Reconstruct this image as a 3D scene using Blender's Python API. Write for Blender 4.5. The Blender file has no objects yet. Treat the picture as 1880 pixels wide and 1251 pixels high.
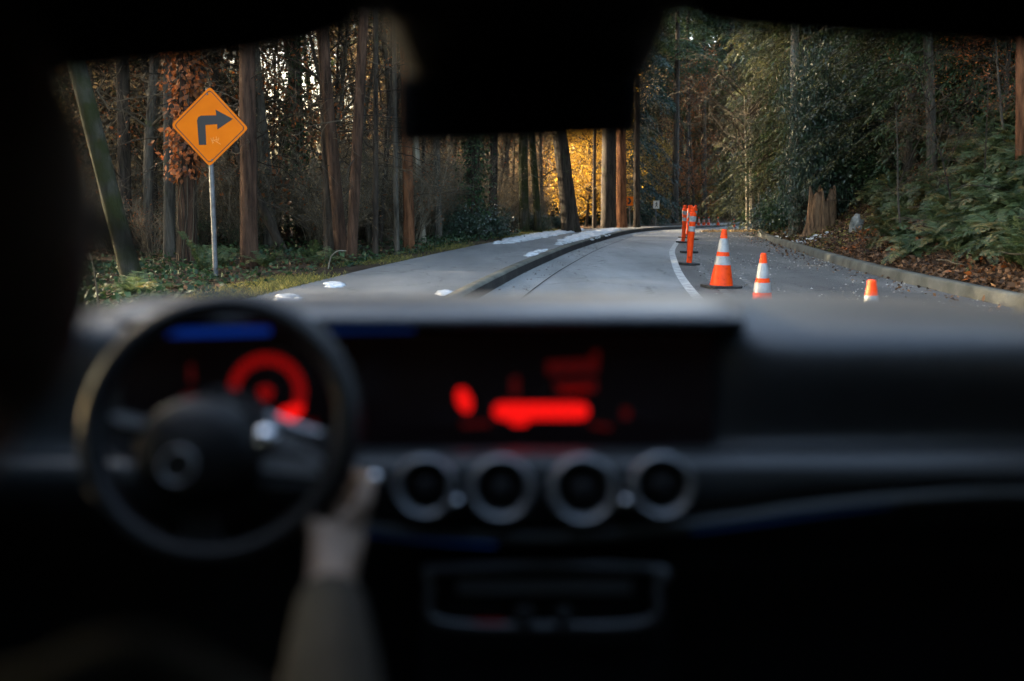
import bpy, bmesh, math
import numpy as np
from mathutils import Vector, Matrix
R = math.radians
rng = np.random.default_rng(11)
S = bpy.context.scene
COL = S.collection

# ------------------------------------------------------------------ camera
CAM_H, PITCH, FPX = 1.2, R(8.06), 35/36*1880
cam = bpy.data.cameras.new('camera'); camo = bpy.data.objects.new('camera', cam); COL.objects.link(camo)
camo.location = (0, 0, CAM_H); camo.rotation_euler = (R(90) - PITCH, 0, 0)
cam.lens = 35; cam.sensor_width = 36; cam.clip_start = 0.02; cam.clip_end = 2000
cam.dof.use_dof = True; cam.dof.focus_distance = 16.5; cam.dof.aperture_fstop = 1.35
S.camera = camo
# ------------------------------------------------------------------ sky, sun, exposure
SUN_EL, SUN_AZ = R(17), math.atan2(-0.90, 0.42)        # azimuth measured from +Y towards +X
w = bpy.data.worlds.new('World'); S.world = w; w.use_nodes = True
nt = w.node_tree; bg = nt.nodes['Background']
sky = nt.nodes.new('ShaderNodeTexSky'); sky.sky_type = 'NISHITA'; sky.sun_disc = False
sky.sun_elevation = SUN_EL; sky.sun_rotation = SUN_AZ; sky.dust_density = 5.0; sky.ozone_density = .4; sky.air_density = 1.0
nt.links.new(sky.outputs[0], bg.inputs[0]); bg.inputs[1].default_value = 0.15
sl = bpy.data.lights.new('sun', 'SUN'); sl.energy = 4.0; sl.angle = R(0.5); sl.color = (1, 0.80, 0.55)
so = bpy.data.objects.new('sun', sl); COL.objects.link(so)
tosun = Vector((math.sin(SUN_AZ)*math.cos(SUN_EL), math.cos(SUN_AZ)*math.cos(SUN_EL), math.sin(SUN_EL)))
so.rotation_euler = tosun.to_track_quat('Z', 'Y').to_euler(); so.location = (-30, 10, 40)
S.view_settings.view_transform = 'Standard'; S.view_settings.look = 'None'
S.view_settings.exposure = 3.6; S.view_settings.gamma = 1.0
S.cycles.max_bounces = 6; S.cycles.diffuse_bounces = 3; S.cycles.glossy_bounces = 3
S.cycles.transmission_bounces = 3; S.cycles.transparent_max_bounces = 8
S.cycles.use_denoising = True; S.cycles.sample_clamp_indirect = 6.0

# ------------------------------------------------------------------ helpers
def P(px, py, Y):
    u = (px-940)/FPX; v = (625.5-py)/FPX; c, s = math.cos(PITCH), math.sin(PITCH)
    k = Y/(c+v*s)
    return Vector((u*k, Y, CAM_H+(-s+v*c)*k))

class MB:
    """collects geometry for ONE mesh object"""
    def __init__(self): self.V = []; self.L = []; self.n = 0; self.T = []; self.r = []; self.m = []
    def add(self, V, F, rnd=None, mat=0):
        V = np.asarray(V, float).reshape(-1, 3); F = np.asarray(F, int)
        self.V.append(V); self.L.append((F+self.n).ravel()); self.T.append(np.full(len(F), F.shape[1]))
        self.r.append(np.full(len(F), 0.5) if rnd is None else np.asarray(rnd, float)); self.m.append(np.full(len(F), mat))
        self.n += len(V); return self
    def mesh(self, name, mats, smooth=True):
        me = bpy.data.meshes.new(name)
        V = np.concatenate(self.V); L = np.concatenate(self.L); T = np.concatenate(self.T)
        me.vertices.add(len(V)); me.vertices.foreach_set('co', V.astype(np.float32).ravel())
        me.loops.add(len(L)); me.loops.foreach_set('vertex_index', L.astype(np.int32))
        me.polygons.add(len(T)); me.polygons.foreach_set('loop_start', np.concatenate([[0], np.cumsum(T)[:-1]]).astype(np.int32))
        me.polygons.foreach_set('material_index', np.concatenate(self.m).astype(np.int32))
        me.polygons.foreach_set('use_smooth', np.full(len(T), smooth))
        a = me.attributes.new('rnd', 'FLOAT', 'FACE'); a.data.foreach_set('value', np.concatenate(self.r).astype(np.float32))
        for m in (mats if isinstance(mats, (list, tuple)) else [mats]): me.materials.append(m)
        me.update(calc_edges=True); return me
    def build(self, name, mats, parent=None, smooth=True, loc=None):
        return link(name, self.mesh(name, mats, smooth), parent, loc)

def link(name, me, parent=None, loc=None):
    o = bpy.data.objects.new(name, me); COL.objects.link(o)
    if parent is not None: o.parent = parent
    if loc is not None: o.location = loc
    return o
def tag(o, label=None, cat=None, group=None, kind=None):
    if label: o['label'] = label
    if cat: o['category'] = cat
    if group: o['group'] = group
    if kind: o['kind'] = kind
    return o
def empty(name, loc, label, cat, group=None):
    o = bpy.data.objects.new(name, None); COL.objects.link(o); o.location = loc; o.empty_display_size = .2
    return tag(o, label, cat, group)
def copy_tree(o, parent=None):
    c = o.copy(); COL.objects.link(c)
    if parent is not None: c.parent = parent
    for ch in list(o.children): copy_tree(ch, c)
    return c

def nrm(a): return a/np.maximum(np.linalg.norm(a, axis=-1, keepdims=True), 1e-9)
def btubes(mb, P_, R_, k=3, rnd=None, mat=0, cap=False):
    """batch of tubes: P_ (T,n,3), R_ (T,n)"""
    P_ = np.asarray(P_, float); R_ = np.asarray(R_, float)
    T, n, _ = P_.shape
    t = np.gradient(P_, axis=1); t = nrm(t)
    ref = np.where(np.abs(t[:, :1, 2:3]) > .8, np.array([1., .2, 0]), np.array([0, .1, 1.]))
    a = nrm(np.cross(t, np.broadcast_to(ref, t.shape))); b = np.cross(t, a)
    th = np.arange(k)*2*math.pi/k
    V = P_[:, :, None, :] + R_[:, :, None, None]*(a[:, :, None, :]*np.cos(th)[None, None, :, None] + b[:, :, None, :]*np.sin(th)[None, None, :, None])
    idx = np.arange(T*n*k).reshape(T, n, k)
    i0 = idx[:, :-1, :]; i1 = idx[:, 1:, :]
    F = np.stack([i0, i1, np.roll(i1, -1, 2), np.roll(i0, -1, 2)], -1).reshape(-1, 4)
    rr = None if rnd is None else np.repeat(np.asarray(rnd, float), (n-1)*k)
    mb.add(V.reshape(-1, 3), F, rr, mat)
    if cap:
        for e in (0, n-1): mb.add(V[:, e].reshape(-1, 3), np.arange(T*k).reshape(T, k)[:, ::(1 if e == 0 else -1)], None, mat)
    return mb
def tube(mb, pts, rad, k=8, mat=0, cap=True):
    pts = np.asarray([tuple(p) for p in pts], float); rad = np.broadcast_to(np.asarray(rad, float), (len(pts),))
    return btubes(mb, pts[None], rad[None], k, None, mat, cap)
def spline(pts, n):
    """smooth curve through points"""
    pts = np.asarray([tuple(p) for p in pts], float); m = len(pts)
    q = np.vstack([2*pts[0]-pts[1], pts, 2*pts[-1]-pts[-2]])
    t = np.linspace(0, m-1-1e-9, n); i = t.astype(int); f = (t-i)[:, None]
    p0, p1, p2, p3 = q[i], q[i+1], q[i+2], q[i+3]
    return .5*((2*p1)+(p2-p0)*f+(2*p0-5*p1+4*p2-p3)*f**2+(3*p1-p0-3*p2+p3)*f**3)
def leaves(mb, C, D, N, L, W, rnd=None, mat=0, fold=.15):
    C = np.asarray(C, float); D = nrm(np.asarray(D, float)); N = np.asarray(N, float)
    sd = nrm(np.cross(D, N)); N = np.cross(sd, D); L = np.asarray(L)[:, None]; W = np.asarray(W)[:, None]
    mid = C + D*L*.45
    V = np.stack([C, mid+sd*W*.5+N*W*fold, C+D*L, mid-sd*W*.5+N*W*fold], 1)
    n = len(C); F = np.arange(n*4).reshape(n, 4)
    mb.add(V.reshape(-1, 3), F, rng.random(n) if rnd is None else rnd, mat); return mb
def rdir(n, up=0.0):
    d = rng.normal(size=(n, 3)); d[:, 2] += up; return nrm(d)
def box(mb, c, s, mat=0, rot=None):
    V = np.array([[x, y, z] for x in (-.5, .5) for y in (-.5, .5) for z in (-.5, .5)])*np.array(s)
    if rot is not None: V = V@np.array(rot.to_3x3()).T
    F = [[0, 1, 3, 2], [4, 6, 7, 5], [0, 4, 5, 1], [2, 3, 7, 6], [0, 2, 6, 4], [1, 5, 7, 3]]
    mb.add(V+np.array(tuple(c)), F, None, mat); return mb
def lathe(mb, prof, k=24, mat=0, M=None):
    """profile (r,z) turned about z"""
    prof = np.asarray(prof, float); th = np.arange(k)*2*math.pi/k; n = len(prof)
    V = np.stack([prof[:, 0:1]*np.cos(th), prof[:, 0:1]*np.sin(th), np.repeat(prof[:, 1:2], k, 1)], -1).reshape(-1, 3)
    if M is not None: V = V@np.array(M.to_3x3()).T+np.array(M.translation)
    idx = np.arange(n*k).reshape(n, k); i0, i1 = idx[:-1], idx[1:]
    F = np.stack([i0, np.roll(i0, -1, 1), np.roll(i1, -1, 1), i1], -1).reshape(-1, 4)
    mb.add(V, F, None, mat); return mb
def sheet(mb, G, mat=0, flip=False):
    """G (n,m,3) grid of points"""
    G = np.asarray(G, float); n, m, _ = G.shape; idx = np.arange(n*m).reshape(n, m)
    F = np.stack([idx[:-1, :-1], idx[:-1, 1:], idx[1:, 1:], idx[1:, :-1]], -1).reshape(-1, 4)
    if flip: F = F[:, ::-1]
    mb.add(G.reshape(-1, 3), F, None, mat); return mb
def prism(mb, poly, z0, z1, M, mat=0):
    """polygon (x,y) extruded z0..z1, placed by matrix M"""
    p = np.asarray(poly, float); n = len(p)
    V = np.vstack([np.c_[p, np.full(n, z0)], np.c_[p, np.full(n, z1)]])@np.array(M.to_3x3()).T+np.array(M.translation)
    a = np.arange(n); b = (a+1) % n
    mb.add(V, np.stack([a, b, b+n, a+n], 1), None, mat)
    mb.add(V, [list(a[::-1])], None, mat); mb.add(V, [list(a+n)], None, mat); return mb
def noise2(x, y, s=0):
    return (np.sin(x*1.3+s)+np.sin(y*1.7+s*2.1)+np.sin((x+y)*.73+s*.7)+np.sin((x-y)*2.1+s*1.3)+np.sin(x*3.7-y*2.9+s)*.5)/4.5
def bevel(o, wd, seg=3):
    m = o.modifiers.new('bevel', 'BEVEL'); m.width = wd; m.segments = seg; m.limit_method = 'ANGLE'; return o
def subsurf(o, lv=2):
    m = o.modifiers.new('sub', 'SUBSURF'); m.levels = lv; m.render_levels = lv; return o

# ------------------------------------------------------------------ materials
def mat(name, col=(.5, .5, .5), rough=.6, metal=0., spec=.5, emit=None, estr=1.):
    m = bpy.data.materials.new(name); m.use_nodes = True; b = m.node_tree.nodes['Principled BSDF']
    b.inputs['Base Color'].default_value = (*col, 1); b.inputs['Roughness'].default_value = rough
    b.inputs['Metallic'].default_value = metal; b.inputs['Specular IOR Level'].default_value = spec
    if emit: b.inputs['Emission Color'].default_value = (*emit, 1); b.inputs['Emission Strength'].default_value = estr
    return m
def N(m, t): return m.node_tree.nodes.new(t)
def Lk(m, a, b): m.node_tree.links.new(a, b)
def ramp(m, fac, stops):
    r = N(m, 'ShaderNodeValToRGB'); e = r.color_ramp.elements
    while len(e) < len(stops): e.new(.5)
    for el, (p, c) in zip(e, stops): el.position = p; el.color = (*c, 1)
    Lk(m, fac, r.inputs[0]); return r.outputs[0]
def noisefac(m, scale=5., detail=5., coord='Object', vec_scale=None, rough=.6):
    tc = N(m, 'ShaderNodeTexCoord'); n = N(m, 'ShaderNodeTexNoise'); n.inputs['Scale'].default_value = scale
    n.inputs['Detail'].default_value = detail; n.inputs['Roughness'].default_value = rough
    if vec_scale:
        mp = N(m, 'ShaderNodeMapping'); mp.inputs['Scale'].default_value = vec_scale; Lk(m, tc.outputs[coord], mp.inputs[0]); Lk(m, mp.outputs[0], n.inputs[0])
    else: Lk(m, tc.outputs[coord], n.inputs[0])
    return n.outputs[0]
def bump(m, fac, strength=.4, dist=.02):
    b = N(m, 'ShaderNodeBump'); b.inputs['Strength'].default_value = strength; b.inputs['Distance'].default_value = dist
    Lk(m, fac, b.inputs['Height']); Lk(m, b.outputs[0], m.node_tree.nodes['Principled BSDF'].inputs['Normal'])
def noisy(name, stops, scale=5., rough=.8, vec_scale=None, bstr=.4, bdist=.02, spec=.3, bscale=None, detail=6., metal=0.):
    m = mat(name, rough=rough, spec=spec, metal=metal); f = noisefac(m, scale, detail, vec_scale=vec_scale)
    Lk(m, ramp(m, f, stops), m.node_tree.nodes['Principled BSDF'].inputs['Base Color'])
    if bstr: bump(m, noisefac(m, bscale or scale*2, 6., vec_scale=vec_scale), bstr, bdist)
    return m
def leafmat(name, stops, rough=.5, trans=.35, spec=.4, tcol=None):
    """stops over the per-leaf random value"""
    m = bpy.data.materials.new(name); m.use_nodes = True; ns = m.node_tree.nodes; b = ns['Principled BSDF']
    a = N(m, 'ShaderNodeAttribute'); a.attribute_name = 'rnd'
    c = ramp(m, a.outputs['Fac'], stops); Lk(m, c, b.inputs['Base Color']); b.inputs['Roughness'].default_value = rough
    b.inputs['Specular IOR Level'].default_value = spec
    t = N(m, 'ShaderNodeBsdfTranslucent'); Lk(m, c, t.inputs[0])
    mx = N(m, 'ShaderNodeMixShader'); mx.inputs[0].default_value = trans
    Lk(m, b.outputs[0], mx.inputs[1]); Lk(m, t.outputs[0], mx.inputs[2]); Lk(m, mx.outputs[0], ns['Material Output'].inputs[0]); return m

def bark(name, dark, light, moss=None, mossamt=.5, scale=7):
    m = mat(name, rough=.9, spec=.15)
    f = noisefac(m, scale, 8., vec_scale=(1.6, 1.6, .22), rough=.7)
    c = ramp(m, f, [(.36, dark), (.64, light)])
    if moss:
        g = noisefac(m, 2.2, 6.); r = N(m, 'ShaderNodeValToRGB'); r.color_ramp.elements[0].position = mossamt-.08; r.color_ramp.elements[1].position = mossamt+.08
        Lk(m, g, r.inputs[0]); mx = N(m, 'ShaderNodeMix'); mx.data_type = 'RGBA'
        Lk(m, r.outputs[0], mx.inputs['Factor']); Lk(m, c, mx.inputs['A']); mx.inputs['B'].default_value = (*moss, 1); c = mx.outputs['Result']
    Lk(m, c, m.node_tree.nodes['Principled BSDF'].inputs['Base Color'])
    bump(m, noisefac(m, scale*1.8, 8., vec_scale=(1.8, 1.8, .2), rough=.75), .9, .05)
    return m
M = {}
M['bark_red'] = bark('bark_red', (.016, .010, .007), (.10, .055, .034))
M['bark_grey'] = bark('bark_grey', (.030, .027, .021), (.13, .113, .09), (.07, .085, .025), .66)
M['bark_dark'] = bark('bark_dark', (.014, .011, .009), (.070, .055, .041), (.05, .06, .02), .68)
M['bark_moss'] = bark('bark_moss', (.020, .018, .013), (.075, .068, .050), (.026, .029, .009), .47)
M['bark_pale'] = bark('bark_pale', (.10, .085, .06), (.34, .30, .23), scale=4)
M['bark_orange_sun'] = bark('bark_orange_sun', (.045, .020, .010), (.22, .095, .045))  # rusty bark; on some trunks low sun's orange is put into this colour
M['twig'] = leafmat('twig', [(0, (.018, .013, .009)), (.6, (.06, .045, .028)), (1, (.15, .12, .08))], .8, .0, .2)
M['twig_pale'] = leafmat('twig_pale', [(0, (.04, .032, .02)), (.6, (.15, .12, .08)), (1, (.28, .235, .17))], .8, .0, .2)
M['conifer'] = leafmat('conifer', [(0, (.012, .028, .012)), (.5, (.03, .055, .02)), (.85, (.065, .085, .03)), (1, (.10, .085, .03))], .55, .35)
M['conifer_olive'] = leafmat('conifer_olive', [(0, (.022, .030, .011)), (.5, (.050, .056, .022)), (.9, (.092, .088, .036)), (1, (.13, .09, .04))], .55, .35)
M['conifer_blue'] = leafmat('conifer_blue', [(0, (.008, .022, .014)), (.5, (.02, .045, .03)), (1, (.05, .075, .04))], .55, .3)
M['gold'] = leafmat('gold', [(0, (.22, .10, .015)), (.4, (.52, .28, .03)), (.8, (.72, .46, .06)), (1, (.78, .58, .12))], .5, .5)
M['rust'] = leafmat('rust', [(0, (.09, .030, .012)), (.5, (.24, .085, .025)), (.9, (.45, .13, .03)), (1, (.60, .16, .03))], .55, .45)
M['tan'] = leafmat('tan', [(0, (.10, .065, .03)), (.5, (.25, .165, .075)), (1, (.42, .30, .15))], .6, .45)
M['ivy'] = leafmat('ivy', [(0, (.010, .026, .012)), (.55, (.028, .060, .024)), (.9, (.06, .10, .035)), (1, (.07, .095, .035))], .6, .15, .25)
M['holly'] = leafmat('holly', [(0, (.008, .024, .014)), (.55, (.022, .050, .028)), (.9, (.05, .085, .045)), (1, (.12, .15, .09))], .31, .12, .75)
M['fern'] = leafmat('fern', [(0, (.022, .038, .014)), (.5, (.055, .088, .032)), (.88, (.11, .145, .06)), (1, (.20, .15, .05))], .45, .35)
M['litter'] = leafmat('litter', [(0, (.030, .019, .012)), (.5, (.095, .052, .028)), (.85, (.19, .10, .050)), (1, (.34, .19, .10))], .75, .2, .2)
M['grass'] = leafmat('grass', [(0, (.05, .06, .015)), (.5, (.14, .14, .03)), (.85, (.28, .23, .05)), (1, (.42, .33, .09))], .6, .35)

M['soil'] = noisy('soil', [(.3, (.018, .013, .009)), (.55, (.055, .037, .023)), (.75, (.10, .066, .04))], 1.8, .95, bscale=14, bstr=.8, bdist=.06, spec=.1)
def asphalt(name, a, b, c, spk=.5):
    m = mat(name, rough=.72, spec=.35); pr = m.node_tree.nodes['Principled BSDF']
    f1 = noisefac(m, .55, 6., vec_scale=(1.6, .35, 1)); f2 = noisefac(m, 90., 3.)
    c1 = ramp(m, f1, [(.32, a), (.52, b), (.72, c)])
    r = ramp(m, f2, [(.42, (.62, .62, .62)), (.56, (1, 1, 1)), (.70, (1+spk, 1+spk, 1+spk*.95))])
    mx = N(m, 'ShaderNodeMix'); mx.data_type = 'RGBA'; mx.blend_type = 'MULTIPLY'; mx.inputs['Factor'].default_value = 1
    Lk(m, c1, mx.inputs['A']); Lk(m, r, mx.inputs['B'])
    # fine cracks
    tc = N(m, 'ShaderNodeTexCoord'); vo = N(m, 'ShaderNodeTexVoronoi'); vo.feature = 'DISTANCE_TO_EDGE'; vo.inputs['Scale'].default_value = .55
    nz = N(m, 'ShaderNodeTexNoise'); nz.inputs['Scale'].default_value = 2.5; nz.inputs['Detail'].default_value = 5
    ad = N(m, 'ShaderNodeMix'); ad.data_type = 'RGBA'; ad.blend_type = 'ADD'; ad.inputs['Factor'].default_value = .55
    Lk(m, tc.outputs['Object'], nz.inputs[0]); Lk(m, tc.outputs['Object'], ad.inputs['A']); Lk(m, nz.outputs[1], ad.inputs['B']); Lk(m, ad.outputs['Result'], vo.inputs[0])
    cr = ramp(m, vo.outputs[0], [(0.0, (.45, .45, .45)), (.012, (1, 1, 1))])
    m2 = N(m, 'ShaderNodeMix'); m2.data_type = 'RGBA'; m2.blend_type = 'MULTIPLY'; m2.inputs['Factor'].default_value = 1
    Lk(m, mx.outputs['Result'], m2.inputs['A']); Lk(m, cr, m2.inputs['B']); Lk(m, m2.outputs['Result'], pr.inputs['Base Color'])
    bump(m, f2, .35, .01); return m
M['asphalt'] = asphalt('asphalt', (.150, .154, .150), (.228, .232, .227), (.32, .322, .312), .8)
M['asphalt_worn'] = asphalt('asphalt_worn', (.062, .060, .056), (.092, .089, .083), (.16, .152, .138), 1.8)
M['path'] = asphalt('path', (.125, .126, .122), (.178, .179, .174), (.25, .248, .237), 1.1)
M['kerb'] = noisy('kerb', [(.3, (.055, .055, .043)), (.55, (.105, .104, .085)), (.75, (.16, .155, .125))], 2.2, .9, bscale=30, bstr=.5)
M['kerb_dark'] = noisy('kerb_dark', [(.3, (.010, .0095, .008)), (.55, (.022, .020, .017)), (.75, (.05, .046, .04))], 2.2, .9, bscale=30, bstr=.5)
M['paint'] = noisy('paint', [(.40, (.22, .22, .215)), (.50, (.40, .40, .385)), (.7, (.50, .50, .48))], 6., .7, bstr=.2)
M['paint_worn'] = noisy('paint_worn', [(.44, (.09, .088, .082)), (.62, (.19, .185, .172)), (.8, (.30, .29, .27))], 7., .8, bstr=.2)
M['snow'] = noisy('snow', [(.3, (.34, .36, .38)), (.6, (.58, .60, .62))], 6., .6, bscale=25, bstr=.5)
M['stone'] = noisy('stone', [(.3, (.07, .075, .06)), (.55, (.20, .20, .18)), (.75, (.34, .335, .31))], 6., .9, bstr=.9)

# ------------------------------------------------------------------ lie of the land
def curve1(pts):
    xs, ys = np.array(pts, float).T; g = np.arange(xs[0], xs[-1]+.01, .25); v = np.interp(g, xs, ys)
    k = np.hanning(27); k /= k.sum(); vp = np.convolve(np.pad(v, 13, mode='reflect', reflect_type='odd'), k, 'valid')
    return lambda y: np.interp(y, g, vp)
kL = curve1([(-20, -4.6), (0, -1.95), (12.3, -.4), (16.4, .18), (22.6, 1.24), (29.6, 2.6), (40.6, 4.9), (50, 7.6), (60, 11), (70, 15.5), (80, 21.5), (95, 34), (110, 50), (160, 105), (420, 400)])
kR = curve1([(-20, 5.2), (0, 5.5), (11.9, 5.6), (15.8, 5.75), (20, 6.2), (27.8, 7.3), (37, 9), (44, 11.2), (50, 14), (60, 21), (70, 30), (90, 50), (160, 125), (420, 420)])
kM = curve1([(-20, .2), (0, 1.25), (12.4, 2.24), (16.4, 2.69), (23.3, 3.67), (34, 5.7), (41, 7.3), (50, 10.6), (60, 15.7), (70, 22), (90, 41), (160, 115), (420, 410)])
prof = curve1([(-20, 0), (0, 0), (25, 0), (35, -.07), (45, -.2), (55, -.4), (65, -.6), (80, -.65), (100, -.6), (130, -.2), (420, 3)])
PATH_W = 2.35
def bank(b): return np.where(b < 0, 0, np.where(b < 1.2, .48*b, np.where(b < 5, .576+.85*(b-1.2), np.where(b < 12, 3.806+.35*(b-5), 6.256+.1*(b-12)))))
def G(x, y):
    x = np.asarray(x, float); y = np.asarray(y, float); z = prof(y)
    bl = kL(y)-PATH_W-x; br = x-kR(y)-.2
    zl = .12+np.clip(bl, 0, 3)/3*.12*noise2(x*.8, y*.8, 1)+np.clip(bl, 0, 1)*.03
    zr = .12+bank(br)+np.clip(br, 0, 2)/2*.16*noise2(x*1.1, y*1.1, 2)
    return z+np.where(bl > 0, zl, np.where(br > 0, zr, np.where(x < kL(y), .12, 0)))
def at_ground(px, py):
    lo, hi = 3., 300.
    ys = np.concatenate([np.arange(3, 60, .05), np.arange(60, 300, .5)])
    pts = np.array([tuple(P(px, py, float(y))) for y in ys])
    below = pts[:, 2] <= G(pts[:, 0], pts[:, 1])
    i = int(np.argmax(below)) if below.any() else len(ys)-1
    return Vector((pts[i, 0], pts[i, 1], float(G(pts[i, 0], pts[i, 1]))))

ys = np.concatenate([np.arange(-20, 60, .5), np.arange(60, 160, 2), np.arange(160, 421, 20)])
offs_l = np.concatenate([[300, 200, 140, 100, 80, 65, 52, 42, 34, 28, 23, 19, 16, 14], np.arange(12.5, -.01, -.5)])
offs_r = np.concatenate([np.arange(0, 13, .5), [14, 16, 19, 23, 28, 34, 42, 52, 65, 80, 100, 140, 200, 300]])
rows = []
for y in ys:
    l = kL(y)-PATH_W-offs_l; r = kR(y)+.22+offs_r
    zl = G(l-1e-4, y); zr = G(r+1e-4, y)
    mx = np.array([kL(y)-PATH_W+.12, kR(y)+.10]); mz = np.array([prof(y)-.2, prof(y)-.2])
    rows.append(np.c_[np.concatenate([l, mx, r]), np.full(len(l)+len(r)+2, y), np.concatenate([zl, mz, zr])])
tag(sheet(MB(), rows, flip=True).build('ground', M['soil']), kind='structure')
yr = np.concatenate([np.arange(-20, 70, .5), np.arange(70, 161, 2.)])
def strip(name, f0, f1, dz, m, n=6, y=yr, kind='structure', label=None, edge=0):
    rows = []
    for yy in y:
        x = np.linspace(f0(yy), f1(yy), n); rows.append(np.c_[x, np.full(n, yy), np.full(n, prof(yy)+dz)])
    rows = np.array(rows)
    return tag(sheet(MB(), rows, flip=True).build(name, m), label, kind=kind)
strip('road', kL, kM, 0, M['asphalt'])
strip('road_shoulder', kM, kR, 0.0, M['asphalt_worn'])
strip('gutter_seam', lambda y: kL(y)+.52, lambda y: kL(y)+.545, .005, M['kerb_dark'], 2)
strip('footpath', lambda y: kL(y)-PATH_W, lambda y: kL(y)-.16, .122, M['path'])
def kerb(name, f, side, m):
    rows = []
    for yy in yr:
        x = float(f(yy)); z = prof(yy); s = side
        rows.append([(x, yy, z-.05), (x+s*.02, yy, z+.125), (x+s*.05, yy, z+.150), (x+s*.17, yy, z+.152), (x+s*.19, yy, z-.05)])
    return tag(sheet(MB(), rows, flip=(side > 0)).build(name, m), kind='structure')
k1 = kerb('left_kerb', kL, -1, M['kerb']); kerb('right_kerb', kR, 1, M['kerb'])
# darker face of the left kerb: a thin proud course
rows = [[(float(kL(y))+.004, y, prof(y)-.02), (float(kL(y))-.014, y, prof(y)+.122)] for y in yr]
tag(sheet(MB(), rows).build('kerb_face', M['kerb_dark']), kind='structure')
yl = np.arange(-20, 66, .5)
strip('lane_line', lambda y: kM(y)-.02, lambda y: kM(y)+.11, .004, M['paint'], 2, yl)
strip('old_lane_marking', lambda y: kM(y)+.42, lambda y: kM(y)+.53, .004, M['paint_worn'], 2, np.arange(-20, 34, .5))
strip('old_lane_marking', lambda y: kM(y)+.62+.02*y, lambda y: kM(y)+.72+.02*y, .004, M['paint_worn'], 2, np.arange(-20, 17, .5))

# ------------------------------------------------------------------ street furniture
M['sign_orange'] = noisy('sign_orange', [(.3, (.66, .142, .001)), (.7, (.74, .168, .0015))], 3., .5, bstr=0, spec=.12)
M['sign_black'] = mat('sign_black', (.012, .012, .014), .5)
M['sign_white'] = mat('sign_white', (.62, .62, .56), .5)
M['sign_back'] = mat('sign_back', (.25, .25, .26), .5, .6)
M['galv'] = noisy('galv', [(.35, (.09, .094, .10)), (.65, (.17, .176, .185))], 14., .5, bstr=.1, metal=.55, spec=.5)
M['cone_orange'] = noisy('cone_orange', [(.30, (.26, .026, .005)), (.44, (.76, .050, .002)), (.75, (.86, .066, .003))], 9., .5, bstr=.05, spec=.2)
M['cone_band'] = noisy('cone_band', [(.30, (.09, .095, .095)), (.5, (.24, .25, .255)), (.75, (.32, .335, .34))], 10., .35, bstr=.03, spec=.6)
M['rubber'] = noisy('rubber', [(.3, (.012, .012, .013)), (.7, (.035, .034, .033))], 9., .7, bstr=.2)

def face_mat(px, py, Y, roll=0., yaw=0.):
    """matrix whose XY plane faces the road's traffic (towards -Y)"""
    return Matrix.Translation(P(px, py, Y)) @ Matrix.Rotation(yaw, 4, 'Z') @ Matrix.Rotation(R(90), 4, 'X') @ Matrix.Rotation(roll, 4, 'Z')
def rounded(poly, r, k=5):
    p = np.asarray(poly, float); n = len(p); out = []
    for i in range(n):
        a, b, c = p[i-1], p[i], p[(i+1) % n]; u = (a-b)/np.linalg.norm(a-b); v = (c-b)/np.linalg.norm(c-b)
        for t in np.linspace(0, 1, k):
            out.append((1-t)**2*(b+u*r)+2*t*(1-t)*b+t**2*(b+v*r))
    return out
def ring(mb, outer, inner, z0, z1, Mx, mat=0):
    a = np.asarray(outer); b = np.asarray(inner); n = len(a)
    V = np.vstack([np.c_[a, np.full(n, z0)], np.c_[b, np.full(n, z0)], np.c_[a, np.full(n, z1)], np.c_[b, np.full(n, z1)]])@np.array(Mx.to_3x3()).T+np.array(Mx.translation)
    i = np.arange(n); j = (i+1) % n
    mb.add(V, np.vstack([np.stack([i+2*n, j+2*n, j+3*n, i+3*n], 1), np.stack([i, i+2*n, i+3*n, i+n], 1)[:0], np.stack([i, j, j+2*n, i+2*n], 1), np.stack([j+n, i+n, i+3*n, j+3*n], 1)]), None, mat)

# big turn sign
YS = 13.6; sc = YS/FPX
base = P(397.5, 540, YS); gz = float(G(base.x, base.y)); base.z = gz
t = empty('warning_sign', base, 'large orange diamond sign with black right-turn arrow on grey post', 'road sign')
def rel(o, root=t): o.matrix_world = Matrix.Translation(-root.location) @ o.matrix_world; return o
mx = face_mat(385, 233, YS-.05, R(-2.6), R(-3))
mx.translation -= base
d = 70.5*sc
mb = MB(); prism(mb, rounded([(0, d), (-d, 0), (0, -d), (d, 0)], .05), -.002, .002, mx, 0)
pl = mb.build('sign_plate', [M['sign_orange']], t, False)
mb = MB(); d1, d2 = d*.925, d*.897
ring(mb, rounded([(0, d1), (-d1, 0), (0, -d1), (d1, 0)], .05), rounded([(0, d2), (-d2, 0), (0, -d2), (d2, 0)], .045), .002, .0035, mx)
mb.build('border_line', [M['sign_black']], pl, False)
def px2(pts): return [((x-385)*sc, (233-y)*sc) for x, y in pts]
arrow = px2([(364, 265), (377.5, 265), (377.5, 230), (399, 228.5), (399, 238), (428, 219.5), (397, 203), (398, 213), (370, 213.5), (365, 216), (362.5, 222)])
mrot = mx @ Matrix.Rotation(R(2.6), 4, 'Z')
mb = MB(); prism(mb, arrow, .0025, .004, mrot); mb.build('arrow', [M['sign_black']], pl, False)
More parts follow.
